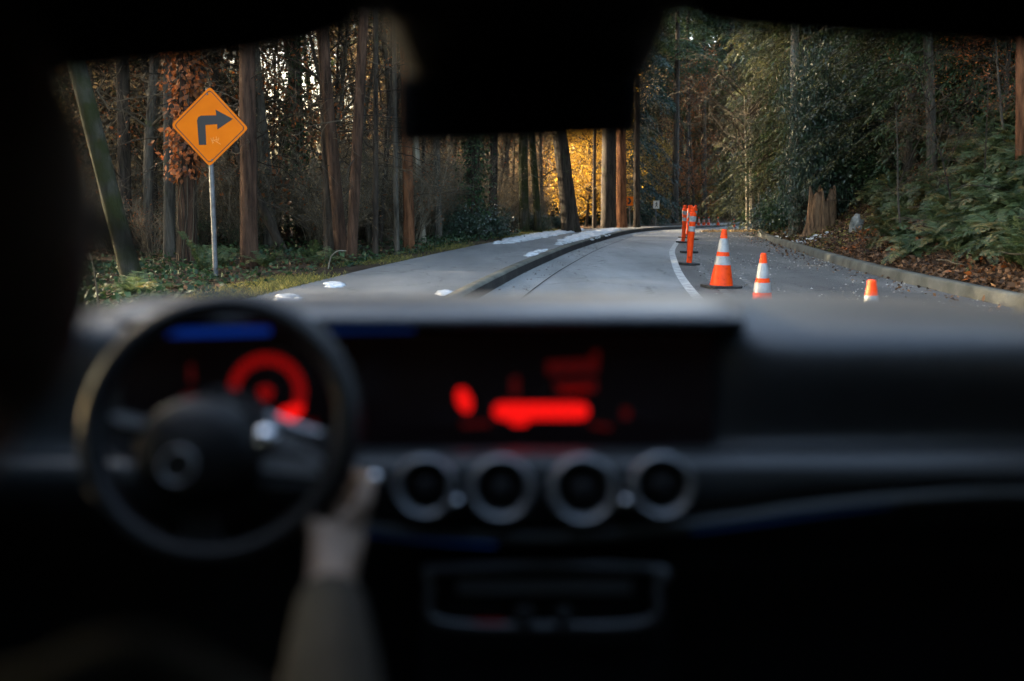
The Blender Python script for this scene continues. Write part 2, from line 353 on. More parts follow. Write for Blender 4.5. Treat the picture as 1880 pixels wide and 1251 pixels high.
# pale scratched scribble under the arrow
mb = MB()
for i, (x0, y0, x1, y1) in enumerate([(386, 253, 391, 262), (391, 251, 389, 263), (387, 258, 399, 255), (396, 250, 398, 261), (401, 252, 400, 258), (392, 257, 404, 264)]):
    a, b = px2([(x0, y0), (x1, y1)]); nn = np.array([b[1]-a[1], a[0]-b[0]]); nn = nn/np.linalg.norm(nn)*.0045
    prism(mb, [(a[0]+nn[0], a[1]+nn[1]), (a[0]-nn[0], a[1]-nn[1]), (b[0]-nn[0], b[1]-nn[1]), (b[0]+nn[0], b[1]+nn[1])], .0022, .0028+.0002*i, mrot)
mb.build('scribble', [mat('scribble', (.80, .26, .03), .6)], pl, False)
for (x, y) in ((383, 176), (387, 292)):
    a = px2([(x, y)])[0]; mb = MB(); lathe(mb, [(0, .012), (.010, .010), (.014, .004), (.014, 0)], 10, 0, mrot @ Matrix.Translation((a[0], a[1], .002))); mb.build('bolt', [M['galv']], pl)
mb = MB(); top = P(382, 163, YS)-base; bot = Vector((0, 0, -.3))
tube(mb, [bot, top], .034, 12); mb.build('post', [M['galv']], t)

# far signs
mb = MB(); Yc = 54.; b = P(1157, 412, Yc); b.z = float(G(b.x, b.y))
t2 = empty('chevron_sign', b, 'small orange chevron sign beside the red trunk at the far bend', 'road sign')
mx = face_mat(1155.5, 369.5, Yc); mx.translation -= b; s = Yc/FPX
prism(mb, [(-6.8*s, -8*s), (6.8*s, -8*s), (6.8*s, 8*s), (-6.8*s, 8*s)], -.003, .003, mx); pl = mb.build('sign_plate', [M['sign_orange']], t2, False)
mb = MB(); q = [(-4, 6), (.5, 6), (4.2, 0), (.5, -6), (-4, -6), (-.6, 0)]; prism(mb, [(x*s, y*s) for x, y in q], .004, .008, mx); mb.build('chevron', [M['sign_black']], pl, False)
mb = MB(); tube(mb, [(0, 0, -.2), P(1155.5, 362, Yc)-b+Vector((0, .04, 0))], .035, 8); mb.build('post', [M['galv']], t2)
mb = MB(); Yc = 60.; b = P(1204, 412, Yc); b.z = float(G(b.x, b.y))
t2 = empty('pedestrian_sign', b, 'small white sign with black walking figure at the far bend', 'road sign')
mx = face_mat(1205, 376, Yc); mx.translation -= b; s = Yc/FPX
prism(mb, [(-5.5*s, -7*s), (5.5*s, -7*s), (5.5*s, 7*s), (-5.5*s, 7*s)], -.003, .003, mx); pl = mb.build('sign_plate', [M['sign_white']], t2, False)
mb = MB()
prism(mb, [(1.1*math.cos(a)*s+.3*s, 1.1*math.sin(a)*s+4.2*s) for a in np.linspace(0, 6.283, 9)[:-1]], .004, .008, mx)
prism(mb, [(x*s, y*s) for x, y in [(-.8, 3), (1.2, 3), (2.8, .6), (2.2, .2), (1.1, 1.6), (1.1, -.6), (2.8, -5), (1.6, -5.2), (.2, -1.8), (-1.4, -5.2), (-2.6, -4.9), (-.6, -.5), (-.7, 1.2), (-2, 0), (-2.6, .5)]], .004, .0085, mx)
mb.build('walking_figure', [M['sign_black']], pl, False)
mb = MB(); tube(mb, [(0, 0, -.2), P(1205, 372, Yc)-b+Vector((0, .04, 0))], .03, 8); mb.build('post', [M['galv']], t2)

# traffic cones
def cone(h, loc, label, group='traffic cones on the closed lane', yaw=.2):
    k = h/.8; t = empty('traffic_cone', loc, label, 'traffic cone', group); t.rotation_euler = (rng.normal()*.012, rng.normal()*.02, yaw)
    # outline fractions from the top
    def rr(f): return k*(.031+.134*f**1.04)
    mb = MB(); pr = [(0, h), (k*.022, h), (k*.034, h-.006)]+[(rr(f), h*(1-f)) for f in np.linspace(.03, .95, 12)]+[(rr(.96), .035*k)]
    lathe(mb, pr, 28); mb.build('cone_body', [M['cone_orange']], t)
    for f0, f1 in ((.155, .385), (.455, .605)):
        mb = MB(); lathe(mb, [(rr(f)+.003, h*(1-f)) for f in np.linspace(f0, f1, 4)], 28); mb.build('reflective_band', [M['cone_band']], t)
    mb = MB(); w2 = .235*k; c = .06*k
    prism(mb, [(w2, -w2+c), (w2, w2-c), (w2-c, w2), (-w2+c, w2), (-w2, w2-c), (-w2, -w2+c), (-w2+c, -w2), (w2-c, -w2)], .003, .036*k, Matrix()); bevel(mb.build('base', [M['rubber']], t, False), .006, 2)
    return t
def gp(px, Y): p = P(px, 500, Y); x = (px-940)/FPX; q = P(px, 366+1.2/Y*FPX, Y); return Vector((q.x, Y, float(G(q.x, Y))))
cone(.80, gp(1324, 13.65), 'tall cone with big orange skirt on a black base, beside the lane line')
cone(.66, gp(1398, 10.2), 'two-banded cone half hidden by the dashboard, right of the tall cone')
c3 = cone(.66, gp(1594, 6.75), 'nearest cone, only its orange tip above the dashboard by the kerb')
for px, Y in ((1283, 64), (1292.5, 65), (1301, 65), (1318.5, 65.5), (1347.5, 64.5)):
    cone(.55, gp(px, Y), 'tiny far cone in the row across the closed lane at the bend', 'tiny cones in a row across the far lane')

# delineator posts
def delineator(loc, lean, label):
    t = empty('delineator_post', loc, label, 'delineator post', 'orange delineator posts along the lane line'); t.rotation_euler = (rng.normal()*.01, lean, rng.normal()*.3)
    mb = MB(); lathe(mb, [(.050, .02), (.052, .30), (.055, .56), (.058, .57), (.060, .95), (.056, .965), (.036, .972)], 20); mb.build('tube', [M['cone_orange']], t)
    mb = MB(); lathe(mb, [(.036, .965), (.034, 1.0), (.040, 1.02), (.040, 1.055), (.030, 1.072), (0, 1.075)], 16); mb.build('handle', [M['cone_orange']], t)
    for z0, z1 in ((.62, .715), (.80, .90)):
        mb = MB(); lathe(mb, [(.0635, z0), (.0640, z1)], 20); mb.build('reflective_band', [M['cone_band']], t)
    mb = MB(); prism(mb, [(.205*math.cos(a), .205*math.sin(a)) for a in np.arange(8)*math.pi/4+.39], .003, .045, Matrix()); bevel(mb.build('base', [M['rubber']], t, False), .008, 2)
for px, Y, lean, lab in ((1265, 18.4, .05, 'nearest delineator post, leaning right, white bands worn'),
                         (1265, 22.6, .02, 'post half hidden directly behind the nearest delineator post'),
                         (1254, 28.5, .04, 'delineator post standing clear on the left of the cluster'),
                         (1256, 33., -.02, 'far delineator post peeking out left of the cluster'),
                         (1262, 36., .04, 'far delineator post in the gap between the two front ones'),
                         (1271, 31., .08, 'far delineator post peeking out right of the nearest one')):
    delineator(gp(px, Y), lean, lab)

# ------------------------------------------------------------------ snow, stones, stump
def snowpatch(px_pts, thick, label, dens=1.):
    """ragged heap of old snow: many half-melted lumps inside an outline of ground points"""
    g = np.array([tuple(at_ground(x, y)) for x, y in px_pts])[:, :2]; q = spline(np.c_[np.vstack([g, g[:1]]), np.zeros(len(g)+1)], 60)[:, :2]
    lo, hi = q.min(0), q.max(0); area = .5*abs(np.dot(q[:, 0], np.roll(q[:, 1], 1))-np.dot(q[:, 1], np.roll(q[:, 0], 1)))
    n = int(np.clip(area*120*dens, 60, 900)); p = lo+(hi-lo)*rng.random((n*40, 2))
    ins = np.zeros(len(p), bool)
    for k in range(len(q)):
        (x0, y0), (x1, y1) = q[k-1], q[k]; cr = ((y0 > p[:, 1]) != (y1 > p[:, 1])); ins ^= cr & (p[:, 0] < (x1-x0)*(p[:, 1]-y0)/((y1-y0) if y1 != y0 else 1e-9)+x0)
    p = p[ins][:n*2]; dmin = np.min(np.linalg.norm(p[:, None]-q[None], axis=2), 1); keep = (rng.random(len(p)) < (.30+dmin/.22)*np.clip(.75+1.5*noise2(p[:, 0]*6, p[:, 1]*5, thick*50), .05, 1.2)) | (np.arange(len(p)) < 6); p, dmin = p[keep], dmin[keep]; n = len(p)
    r = (.022+.075*rng.random(n)**2)*np.clip(.6+dmin*2.5, .6, 1.5); me0 = bmesh.new(); bmesh.ops.create_icosphere(me0, subdivisions=2, radius=1)
    U = np.array([tuple(v.co) for v in me0.verts]); F = np.array([[v.index for v in f.verts] for f in me0.faces]); me0.free(); k = len(U)
    wob = 1+.16*rng.normal(size=(n, k, 1)); V = U[None]*wob*np.stack([r*1.25, r*1.25, np.minimum(r*.42, thick*.6)], 1)[:, None]
    V += np.c_[p, G(p[:, 0], p[:, 1])+.004][:, None]; mb = MB(); mb.add(V.reshape(-1, 3), (np.arange(n)[:, None, None]*k+F[None]).reshape(-1, 3))
    return tag(mb.build('snow_patch', M['snow']), label, 'snow', 'patches of old snow along the kerbs')
snowpatch([(905, 449), (940, 447), (985, 440), (1030, 431), (1065, 425), (1062, 420), (1020, 426), (975, 431), (930, 440)], .09, 'long strip of snow on the forest edge of the footpath')
snowpatch([(1022, 451), (1060, 444), (1100, 434), (1133, 424), (1128, 420), (1095, 425), (1055, 434), (1026, 446)], .12, 'lumpy snow ridge heaped on the left kerb')
snowpatch([(968, 473), (990, 467), (1003, 459), (985, 461), (966, 469)], .07, 'small snow scrap on the left kerb, nearer than the ridge')
snowpatch([(1082, 446), (1108, 441), (1122, 436), (1100, 438)], .06, 'thin snow scraps in the gutter below the ridge')
snowpatch([(595, 527), (612, 530), (628, 526), (622, 520), (604, 520)], .05, 'snow scrap in the ivy at the near end of the footpath')
snowpatch([(500, 550), (540, 556), (548, 548), (520, 544)], .07, 'dirty snow lump on the verge just above the steering wheel')
snowpatch([(805, 541), (820, 544), (829, 539), (815, 536)], .05, 'little snow lump on the kerb edge close to the dashboard')
snowpatch([(1450, 446), (1475, 449), (1512, 440), (1535, 424), (1515, 427), (1485, 436), (1462, 440)], .09, 'white snow patch on the right bank below the stump')
snowpatch([(1420, 434), (1440, 440), (1470, 435), (1458, 431), (1438, 433)], .05, 'grey thin snow beside the right kerb, further off')
# stump
b = at_ground(1508, 424); k = b.y/FPX
t = empty('tree_stump', b, 'split brown tree stump on the right bank above the snow', 'stump')
mb = MB(); th = np.linspace(0, 2*math.pi, 49)[:-1]
V = []
for h, r in ((-.25, 34), (0, 29), (.2, 25), (.5, 23.5), (.8, 22), (1., 21)):
    rr = r*k*(1+.10*np.sin(th*7+1)+.07*np.sin(th*13+h)+.05*np.sin(th*3))
    V.append(np.c_[rr*np.cos(th), rr*np.sin(th), h*66*k*(1+(.16*np.sin(th*5)+.12*np.sin(th*9))*(h > .9))])
V.append(np.c_[12*k*np.cos(th), 12*k*np.sin(th), np.full(48, 46*k)]); V.append(np.c_[0*th, 0*th, np.full(48, 40*k)])
V = np.array(V); V = np.concatenate([V, V[:, :1]], 1); sheet(mb, V, flip=True); mb.build('stump_wood', [bark('stump_bark', (.05, .03, .018), (.26, .16, .09), scale=9)], t)
# boulder
def rock(px, py, wpx, hpx, label):
    b = at_ground(px, py); k = b.y/FPX; me = bpy.data.meshes.new('rock'); bm = bmesh.new(); bmesh.ops.create_icosphere(bm, subdivisions=4, radius=1)
    for v in bm.verts:
        n = v.co.normalized(); f = 1+.34*noise2(n.x*2.6+px, n.y*2.6+n.z*2.1, py)+.16*noise2(n.x*5, n.z*5+n.y*5, 2)+.06*noise2(n.x*13+n.z*4, n.y*12, 3)
        v.co = Vector((n.x*wpx*k*f*.5, n.y*wpx*k*f*.45, n.z*hpx*k*f*.52+hpx*k*.16))
    bm.to_mesh(me); bm.free(); me.materials.append(M['stone'])
    for p_ in me.polygons: p_.use_smooth = True
    o = link('boulder', me, None, b); o.rotation_euler = (0, .25, rng.random()*6); return tag(o, label, 'boulder')
rock(1571, 424, 26, 44, 'pale grey boulder in the brown leaves right of the stump')
rock(1706, 408, 8, 7, 'fist-sized white stone high in the leaves on the right bank')

# gravel, crumbs and dead leaves swept onto the closed lane
def scatter_lane(n, f0, f1, y0, y1, pw=1.):
    y = y0+(y1-y0)*rng.random(n)**pw; a = f0(y); b = f1(y); x = a+(b-a)*rng.random(n); return x, y
x1, y1 = scatter_lane(8200, lambda y: kM(y)+.3, lambda y: kR(y)-.02, 5, 40, 1.4)
x2, y2 = scatter_lane(2600, lambda y: kR(y)-.6*np.ones_like(y), lambda y: kR(y)-.02, 5, 42, 1.2)
x3, y3 = scatter_lane(900, lambda y: kL(y)+.02, lambda y: kL(y)+.5, 6, 40, 1.2)
x = np.concatenate([x1, x2, x3]); y = np.concatenate([y1, y2, y3])
keep = (noise2(x*.9, y*.5, 5)+rng.normal(size=len(x))*.35 > -.15); x, y = x[keep], y[keep]; n = len(x)
sz = .006+.016*rng.random(n)**3
C = np.c_[x, y, prof(y)+sz*.35]; mb = MB()
octa = np.array([[1, 0, 0], [0, 1, 0], [-1, 0, 0], [0, -1, 0], [0, 0, .8], [0, 0, -.8]])
V = C[:, None]+sz[:, None, None]*octa[None]*(.6+.8*rng.random((n, 6, 1)))
F = np.array([[0, 1, 4], [1, 2, 4], [2, 3, 4], [3, 0, 4]]); F = (np.arange(n)[:, None, None]*6+F[None]).reshape(-1, 3)
mb.add(V.reshape(-1, 3), F, np.repeat(rng.random(n), 4))
tag(mb.build('gravel', leafmat('gravel', [(0, (.05, .045, .04)), (.6, (.17, .16, .14)), (.9, (.36, .34, .30)), (1, (.55, .52, .47))], .85, 0, .2), smooth=False), 'loose grit scattered over the closed lane', kind='stuff')

n = 1500; y = 42.6+rng.random(n)*1.5+rng.normal(size=n)*.2; x = kM(y)+.1+(kR(y)-kM(y)-.1)*rng.random(n); mb = MB()
leaves(mb, np.c_[x, y, prof(y)+.01+.03*rng.random(n)], rdir(n)*np.array([1, 1, .4]), rdir(n, 2), .05+.06*rng.random(n), .05+.04*rng.random(n))
tag(mb.build('leaf_litter', M['tan']), 'drift of fallen leaves across the closed lane at the bend', kind='stuff')
rng = np.random.default_rng(5)

# ------------------------------------------------------------------ trees
def trunk_geo(mb, base, top, r0, r1, k=14, n=26, wob=.06, flare=1.5, mat=0, rough=.05, curve=None):
    """tapered, slightly crooked trunk from base to top (local coordinates) with a root flare"""
    base = np.array(tuple(base)); top = np.array(tuple(top)); t = np.linspace(0, 1, n)**1.25
    L = np.linalg.norm(top-base); c = base+(top-base)*t[:, None]
    ph = rng.random(4)*6
    c[:, 0] += wob*L/10*(np.sin(t*5+ph[0])-np.sin(ph[0]))*np.minimum(t*6, 1); c[:, 1] += wob*L/10*(np.sin(t*4+ph[1])-np.sin(ph[1]))
    if curve is not None: c[:, :2] += np.outer((t-t**2)*4, curve)
    rad = r0+(r1-r0)*t+r0*(flare-1)*np.exp(-t*L/.35)
    th = np.arange(k)*2*math.pi/k
    bumpy = 1+rough*np.sin(th*3+ph[2])[None]+rough*.8*np.sin(th*5+ph[3]+t[:, None]*6)+rough*.5*rng.normal(size=(n, k))+.25*np.exp(-t*L/.3)[:, None]*np.sin(th*5+ph[0])[None]
    V = c[:, None]+rad[:, None, None]*bumpy[..., None]*np.stack([np.cos(th), np.sin(th), 0*th], -1)[None]
    idx = np.arange(n*k).reshape(n, k); i0, i1 = idx[:-1], idx[1:]
    mb.add(V.reshape(-1, 3), np.stack([i0, np.roll(i0, -1, 1), np.roll(i1, -1, 1), i1], -1).reshape(-1, 4), None, mat)
    return c, rad
def limb_pts(S_, D, L, droop, n=6, wob=.08):
    """curved polylines: starts (T,3), directions, lengths, droop -> (T,n,3)"""
    T = len(S_); t = np.linspace(0, 1, n)[None, :, None]
    L = np.asarray(L)[:, None, None]; d = np.asarray(droop)
    d = np.broadcast_to(d, (T,))[:, None, None]
    p = S_[:, None]+D[:, None]*L*t+np.array([0, 0, -1.])*L*d*t**2
    return p+rng.normal(size=(T, n, 3))*L*wob*t*.5
def bend(D, ang, T):
    """directions turned away from D by about ang radians, random side"""
    q = nrm(np.cross(D, rng.normal(size=(T, 3)))); a = ang*(1+.3*rng.normal(size=(T, 1)))
    return nrm(D*np.cos(a)+q*np.sin(a))
def pick(P_, idx, t):
    """points on polylines P_[idx] at fractions t, with directions"""
    n = P_.shape[1]; f = t*(n-1); i = np.minimum(f.astype(int), n-2); f = (f-i)[:, None]
    a, b = P_[idx, i], P_[idx, i+1]; return a*(1-f)+b*f, nrm(b-a)
def twigs(mb, P_, per, Lr, ang, droop, r, n=5, k=3, tmin=.15, rnd=(0, 1), mat=0):
    T = len(P_)*per; idx = np.repeat(np.arange(len(P_)), per); t = tmin+(1-tmin)*rng.random(T)
    s, d = pick(P_, idx, t); D = bend(d, ang, T); L = Lr[0]+(Lr[1]-Lr[0])*rng.random(T)
    Q = limb_pts(s, D, L, droop, n); rr = np.linspace(1, .35, n)[None]*(r*(.7+.6*rng.random((T, 1))))
    btubes(mb, Q, rr, k, rnd[0]+(rnd[1]-rnd[0])*rng.random(T), mat); return Q
def dead_limbs(mb, c, rad, h0, h1, nb, Lr=(.8, 2.4), droop=.35, up=.1, mat=0, fine=5, thick=.016):
    h = h0+(h1-h0)*rng.random(nb); i = np.array([np.argmin(abs(c[:, 2]-z)) for z in h]); i1 = np.minimum(i+1, len(c)-1)
    s = c[i]+(c[i1]-c[i])*rng.random((nb, 1))*.9; az = rng.random(nb)*6.283
    D = nrm(np.c_[np.cos(az), np.sin(az), up+.25*rng.normal(size=nb)]); L = Lr[0]+(Lr[1]-Lr[0])*rng.random(nb)
    Q = limb_pts(s, D, L, droop*(.3+rng.random(nb)), 8, .10)
    btubes(mb, Q, np.linspace(1, .3, 8)[None]*(thick*(.6+.8*rng.random((nb, 1)))), 4, rng.random(nb)*.8, mat)
    Q2 = twigs(mb, Q, fine, (.2, .9), .8, .25, thick*.36, 5, 3, .2, (0, .9), mat)
    twigs(mb, Q2, 2, (.1, .4), .7, .2, thick*.24, 4, 3, .3, (.2, 1), mat); return Q, Q2
def conifer_crown(mb, c, h0, h1, nb, L0, droop=.45, ns=9, m=10, leaf=(.16, .045), up=.15, mat=0, tip=.35, stem=None, dens_low=1.):
    """boughs with herring-bone sprays of small flat leaf clumps"""
    f = rng.random(nb)**dens_low; h = h0+(h1-h0)*f
    s = np.stack([np.interp(h, c[:, 2], c[:, j]) for j in range(3)], 1); az = rng.random(nb)*6.283
    L = (L0*(1-f)**.75*(.6+.6*rng.random(nb))+tip)
    D = nrm(np.c_[np.cos(az), np.sin(az), up+.15*rng.normal(size=nb)])
    Q = limb_pts(s, D, L, droop*(.6+.7*rng.random(nb)), 7, .05)
    btubes(mb, Q, np.linspace(1, .25, 7)[None]*(.010+.006*L[:, None]), 3, rng.random(nb)*.5, stem if stem is not None else mat)
    T = nb*ns*2; idx = np.repeat(np.arange(nb), ns*2); t = np.tile(np.repeat(np.linspace(.12, 1, ns), 2), nb)+rng.normal(size=T)*.03; t = np.clip(t, .05, 1)
    p, d = pick(Q, idx, t); side = np.tile([1, -1], nb*ns)[:, None]
    hz = nrm(np.cross(d, [0, 0, 1.])); a = R(55)+.2*rng.normal(size=(T, 1))
    sd = nrm(d*np.cos(a)+side*hz*np.sin(a)+np.c_[np.zeros((T, 2)), -.22-.3*rng.random(T)])
    sl = (.30*L[idx]*(1-.62*t)+.12)*(.7+.6*rng.random(T))
    u = np.linspace(.05, 1, m); C = p[:, None]+sd[:, None]*(sl[:, None]*u)[..., None]
    C[..., 2] -= (sl[:, None]*u**2)*.25
    sg = np.tile([1, -1], (m+1)//2)[:m][None, :, None]; hz2 = nrm(np.cross(sd, [0, 0, 1.]))[:, None]
    LD = nrm(sd[:, None]+sg*hz2*.75+rng.normal(size=C.shape)*.18+np.array([0, 0, -.2]))
    NN = np.array([0, 0, 1.])+rng.normal(size=C.shape)*.35
    n = C.shape[0]*m; base = np.repeat(rng.random(nb), ns*2*m)*.5
    rv = np.clip(base+rng.random(n)*.5, 0, 1)
    leaves(mb, C.reshape(-1, 3), LD.reshape(-1, 3), NN.reshape(-1, 3), leaf[0]*(.6+.8*rng.random(n)), leaf[1]*(.7+.6*rng.random(n)), rv, mat, .1)
    return Q
def leaf_cloud(mb, Pts, n, spread, size, mat=0, up=0., rvb=None):
    """leaves scattered round twig points, in loose clumps"""
    i = rng.integers(0, len(Pts), n); C = Pts[i]+rng.normal(size=(n, 3))*spread
    leaves(mb, C, rdir(n, up), rdir(n, .6), size*(.5+.9*rng.random(n)), size*.62*(.5+.8*rng.random(n)), np.clip((rng.random(len(Pts))[i] if rvb is None else rvb)*.5+.5*rng.random(n), 0, 1), mat)

# ---- shared crowns (local origin at the trunk's foot)
def straight(H, w=.3): z = np.linspace(0, H, 26); return np.c_[w*np.sin(z*.23), w*np.sin(z*.19+1)-w*math.sin(1), z]
H_TALL = 24.
def shared_conifer(name, h0, nb, L0, m, leaf, droop, trunk_m, leaf_m, ns=9, r0=.24, H=H_TALL, low=1.):
    mb = MB(); c, rad = trunk_geo(mb, (0, 0, -.4), (rng.normal()*.25, rng.normal()*.25, H), r0, .03, 12, 26, .04)
    tm = mb.mesh(name+'_trunk', M[trunk_m])
    cb = MB(); conifer_crown(cb, c, h0, H-.3, nb, L0, droop, ns, m, leaf, mat=0, stem=1, dens_low=low)
    if h0 > 3: dead_limbs(cb, c, rad, 1.2, h0+2, 26, (.7, 2.6), mat=1)
    return tm, cb.mesh(name+'_crown', [M[leaf_m], M['twig']])
KIND = {
 'high': [shared_conifer('high_conifer', 8.5, 120, 3.3, 6, (.34, .10), .4, 'bark_dark', 'conifer'),
          shared_conifer('high_conifer', 7., 120, 3.0, 6, (.34, .10), .45, 'bark_red', 'conifer', r0=.2),
          shared_conifer('high_conifer', 9.5, 110, 3.5, 6, (.34, .10), .4, 'bark_grey', 'conifer_blue', r0=.28)],
 'low':  [shared_conifer('low_conifer', 1.2, 260, 4.0, 9, (.24, .065), .5, 'bark_dark', 'conifer', low=1.2),
          shared_conifer('low_conifer', .8, 260, 3.7, 9, (.24, .065), .55, 'bark_dark', 'conifer_blue', low=1.2),
          shared_conifer('low_conifer', 1.6, 250, 4.2, 9, (.24, .065), .5, 'bark_grey', 'conifer_olive', low=1.2)],
}
def shared_broadleaf(name, leaf_m, trunk_m, nleaf, size, h0, H, r0, nl=16, spread=.22, pale=False, Lr=(2., 4.5)):
    mb = MB(); c, rad = trunk_geo(mb, (0, 0, -.4), (rng.normal()*.6, rng.normal()*.6, H), r0, .03, 12, 24, .12)
    tm = mb.mesh(name+'_trunk', M[trunk_m]); cb = MB()
    h = h0+(H-h0)*rng.random(nl)**1.1; s = np.stack([np.interp(h, c[:, 2], c[:, j]) for j in range(3)], 1); az = rng.random(nl)*6.283
    D = nrm(np.c_[np.cos(az), np.sin(az), .55+.35*rng.random(nl)]); L = Lr[0]+(Lr[1]-Lr[0])*rng.random(nl)
    Q = limb_pts(s, D, L, .12, 9, .12); btubes(cb, Q, np.linspace(1, .25, 9)[None]*(.035+.02*rng.random((nl, 1))), 5, rng.random(nl)*.5, 1)
    Q2 = twigs(cb, Q, 8, (.7, 1.9), .8, .12, .011, 6, 4, .2, (0, .8), 1); Q3 = twigs(cb, Q2, 5, (.25, .9), .7, .15, .006, 5, 3, .2, (0, 1), 1)
    if nleaf: leaf_cloud(cb, Q3[:, 1:].reshape(-1, 3), nleaf, spread, size, 0)
    return tm, cb.mesh(name+'_crown', [M[leaf_m], M['twig_pale' if pale else 'twig']])
KIND['bare'] = [shared_broadleaf('bare_tree', 'rust', 'bark_grey', 260, .11, 4., 15, .14), shared_broadleaf('bare_tree', 'rust', 'bark_dark', 500, .11, 3., 14, .11),
                shared_broadleaf('bare_tree', 'tan', 'bark_grey', 160, .10, 3.5, 16, .16, pale=True)]
KIND['gold'] = [shared_broadleaf('golden_tree', 'gold', 'bark_dark', 7500, .13, .4, 9, .10, 30, .26, Lr=(1.2, 2.8)), shared_broadleaf('golden_tree', 'gold', 'bark_grey', 6500, .13, .8, 10, .11, 28, .26, Lr=(1.2, 3.))]
KIND['tan'] = [shared_broadleaf('tan_tree', 'tan', 'bark_grey', 5200, .12, .6, 9, .10, 30, .25, pale=True, Lr=(1.2, 3.)), shared_broadleaf('tan_tree', 'tan', 'bark_dark', 5600, .12, .8, 11, .11, 28, .25, Lr=(1.4, 3.2)),
               shared_broadleaf('tan_tree', 'rust', 'bark_dark', 4800, .12, .8, 10, .10, 28, .25, Lr=(1.4, 3.))]
CROWNPART = {'high': 'crown', 'low': 'crown', 'bare': 'crown', 'gold': 'crown', 'tan': 'crown'}
NAME = {'high': 'conifer_tree', 'low': 'conifer_tree', 'bare': 'bare_tree', 'gold': 'golden_tree', 'tan': 'leafy_tree'}
CAT = {'high': 'conifer', 'low': 'conifer', 'bare': 'tree', 'gold': 'tree', 'tan': 'tree'}
def shared_tree(kind, x, y, label, group, s=1., v=None, yaw=None, dz=0.):
    v = rng.integers(0, len(KIND[kind])) if v is None else v; tm, cm = KIND[kind][v % len(KIND[kind])]
    t = empty(NAME[kind], (x, y, float(G(x, y))+dz), label, CAT[kind], group); t.rotation_euler = (rng.normal()*.015, rng.normal()*.015, rng.random()*6.28 if yaw is None else yaw); t.scale = (s, s, s*(.9+.2*rng.random()))
    link('trunk', tm, t); link('crown', cm, t); return t

def glade(x, y):
    """gaps in the wood through which the low sun reaches the road (lines along the sun's bearing)"""
    for gx, gy, a0, a1, kd in ((4.5, 52., -7.0, 6.0, 1), (-4.6, 38., -4.5, 4.0, 1), (8.2, 16., -3.5, 3., 2), (13., 36., -2., 1.6, 2), (11., 20., -3.5, 4., 2)):
        s = (x-gx)*.423+(y-gy)*.906
        if a0 < s < a1 and (x-gx)*-.906+(y-gy)*.423 > 6: return kd
    return 0
OCC = []     # places already taken by a trunk (x, y, r)
def free(x, y, r=.7): return all((x-a)**2+(y-b)**2 > (r+c)**2 for a, b, c in OCC)

# ---- the trunks one can tell apart: (foot px, py, upper px, py, distance, width px, bark, kind of twigs, label)
def hero(pb, yb, pt, yt, Y, wpx, bk, label, H=20., limbs=18, h_lim=(1., 6.), crown='high', name='conifer_tree', cat='conifer', group=None, flare=1.35, Lr=(.7, 2.2), k=16, curve=None, thick=.010, nb=70, taper=.75):
    b = P(pb, yb, Y); z = float(G(b.x, b.y)); up = P(pt, yt, Y)-b; d = up.normalized()
    foot = Vector((b.x, b.y, 0))-d*0; foot.x += (z-b.z)*d.x/max(d.z, .2); foot.z = z
    r = wpx*Y/FPX/2
    t = empty(name, foot, label, cat, group); mb = MB(); L = H/max(d.z, .5)
    c, rad = trunk_geo(mb, tuple(-d*.4), tuple(d*L), r*1.03, r*(1-taper), k, 34, .018, flare, curve=curve)
    mb.build('trunk', M[bk], t); cb = MB(); any_ = False
    if limbs: dead_limbs(cb, c, rad, h_lim[0], h_lim[1], limbs, Lr, mat=1, thick=thick); any_ = True
    if crown == 'high': conifer_crown(cb, c, H*.42, c[-1, 2]-.4, nb, 3., .4, 8, 5, (.36, .11), stem=1); any_ = True
    if crown == 'bare':
        n = 12; h = H*.35+(H*.6)*rng.random(n); s = np.stack([np.interp(h, c[:, 2], c[:, j]) for j in range(3)], 1); az = rng.random(n)*6.283
        D = nrm(np.c_[np.cos(az), np.sin(az), .8+.3*rng.random(n)]); Q = limb_pts(s, D, 2+2.5*rng.random(n), .1, 8, .1); btubes(cb, Q, np.linspace(1, .2, 8)[None]*(.03+.02*rng.random((n, 1))), 5, rng.random(n)*.5, 1)
        Q2 = twigs(cb, Q, 8, (.5, 1.6), .8, .1, .01, 5, 3, .2, (0, .8), 1); twigs(cb, Q2, 4, (.2, .7), .7, .1, .006, 4, 3, .2, (0, 1), 1); any_ = True
    if any_: cb.build('crown', [M['conifer'], M['twig']], t)
    OCC.append((foot.x, foot.y, r+.1)); return t, c, rad, r
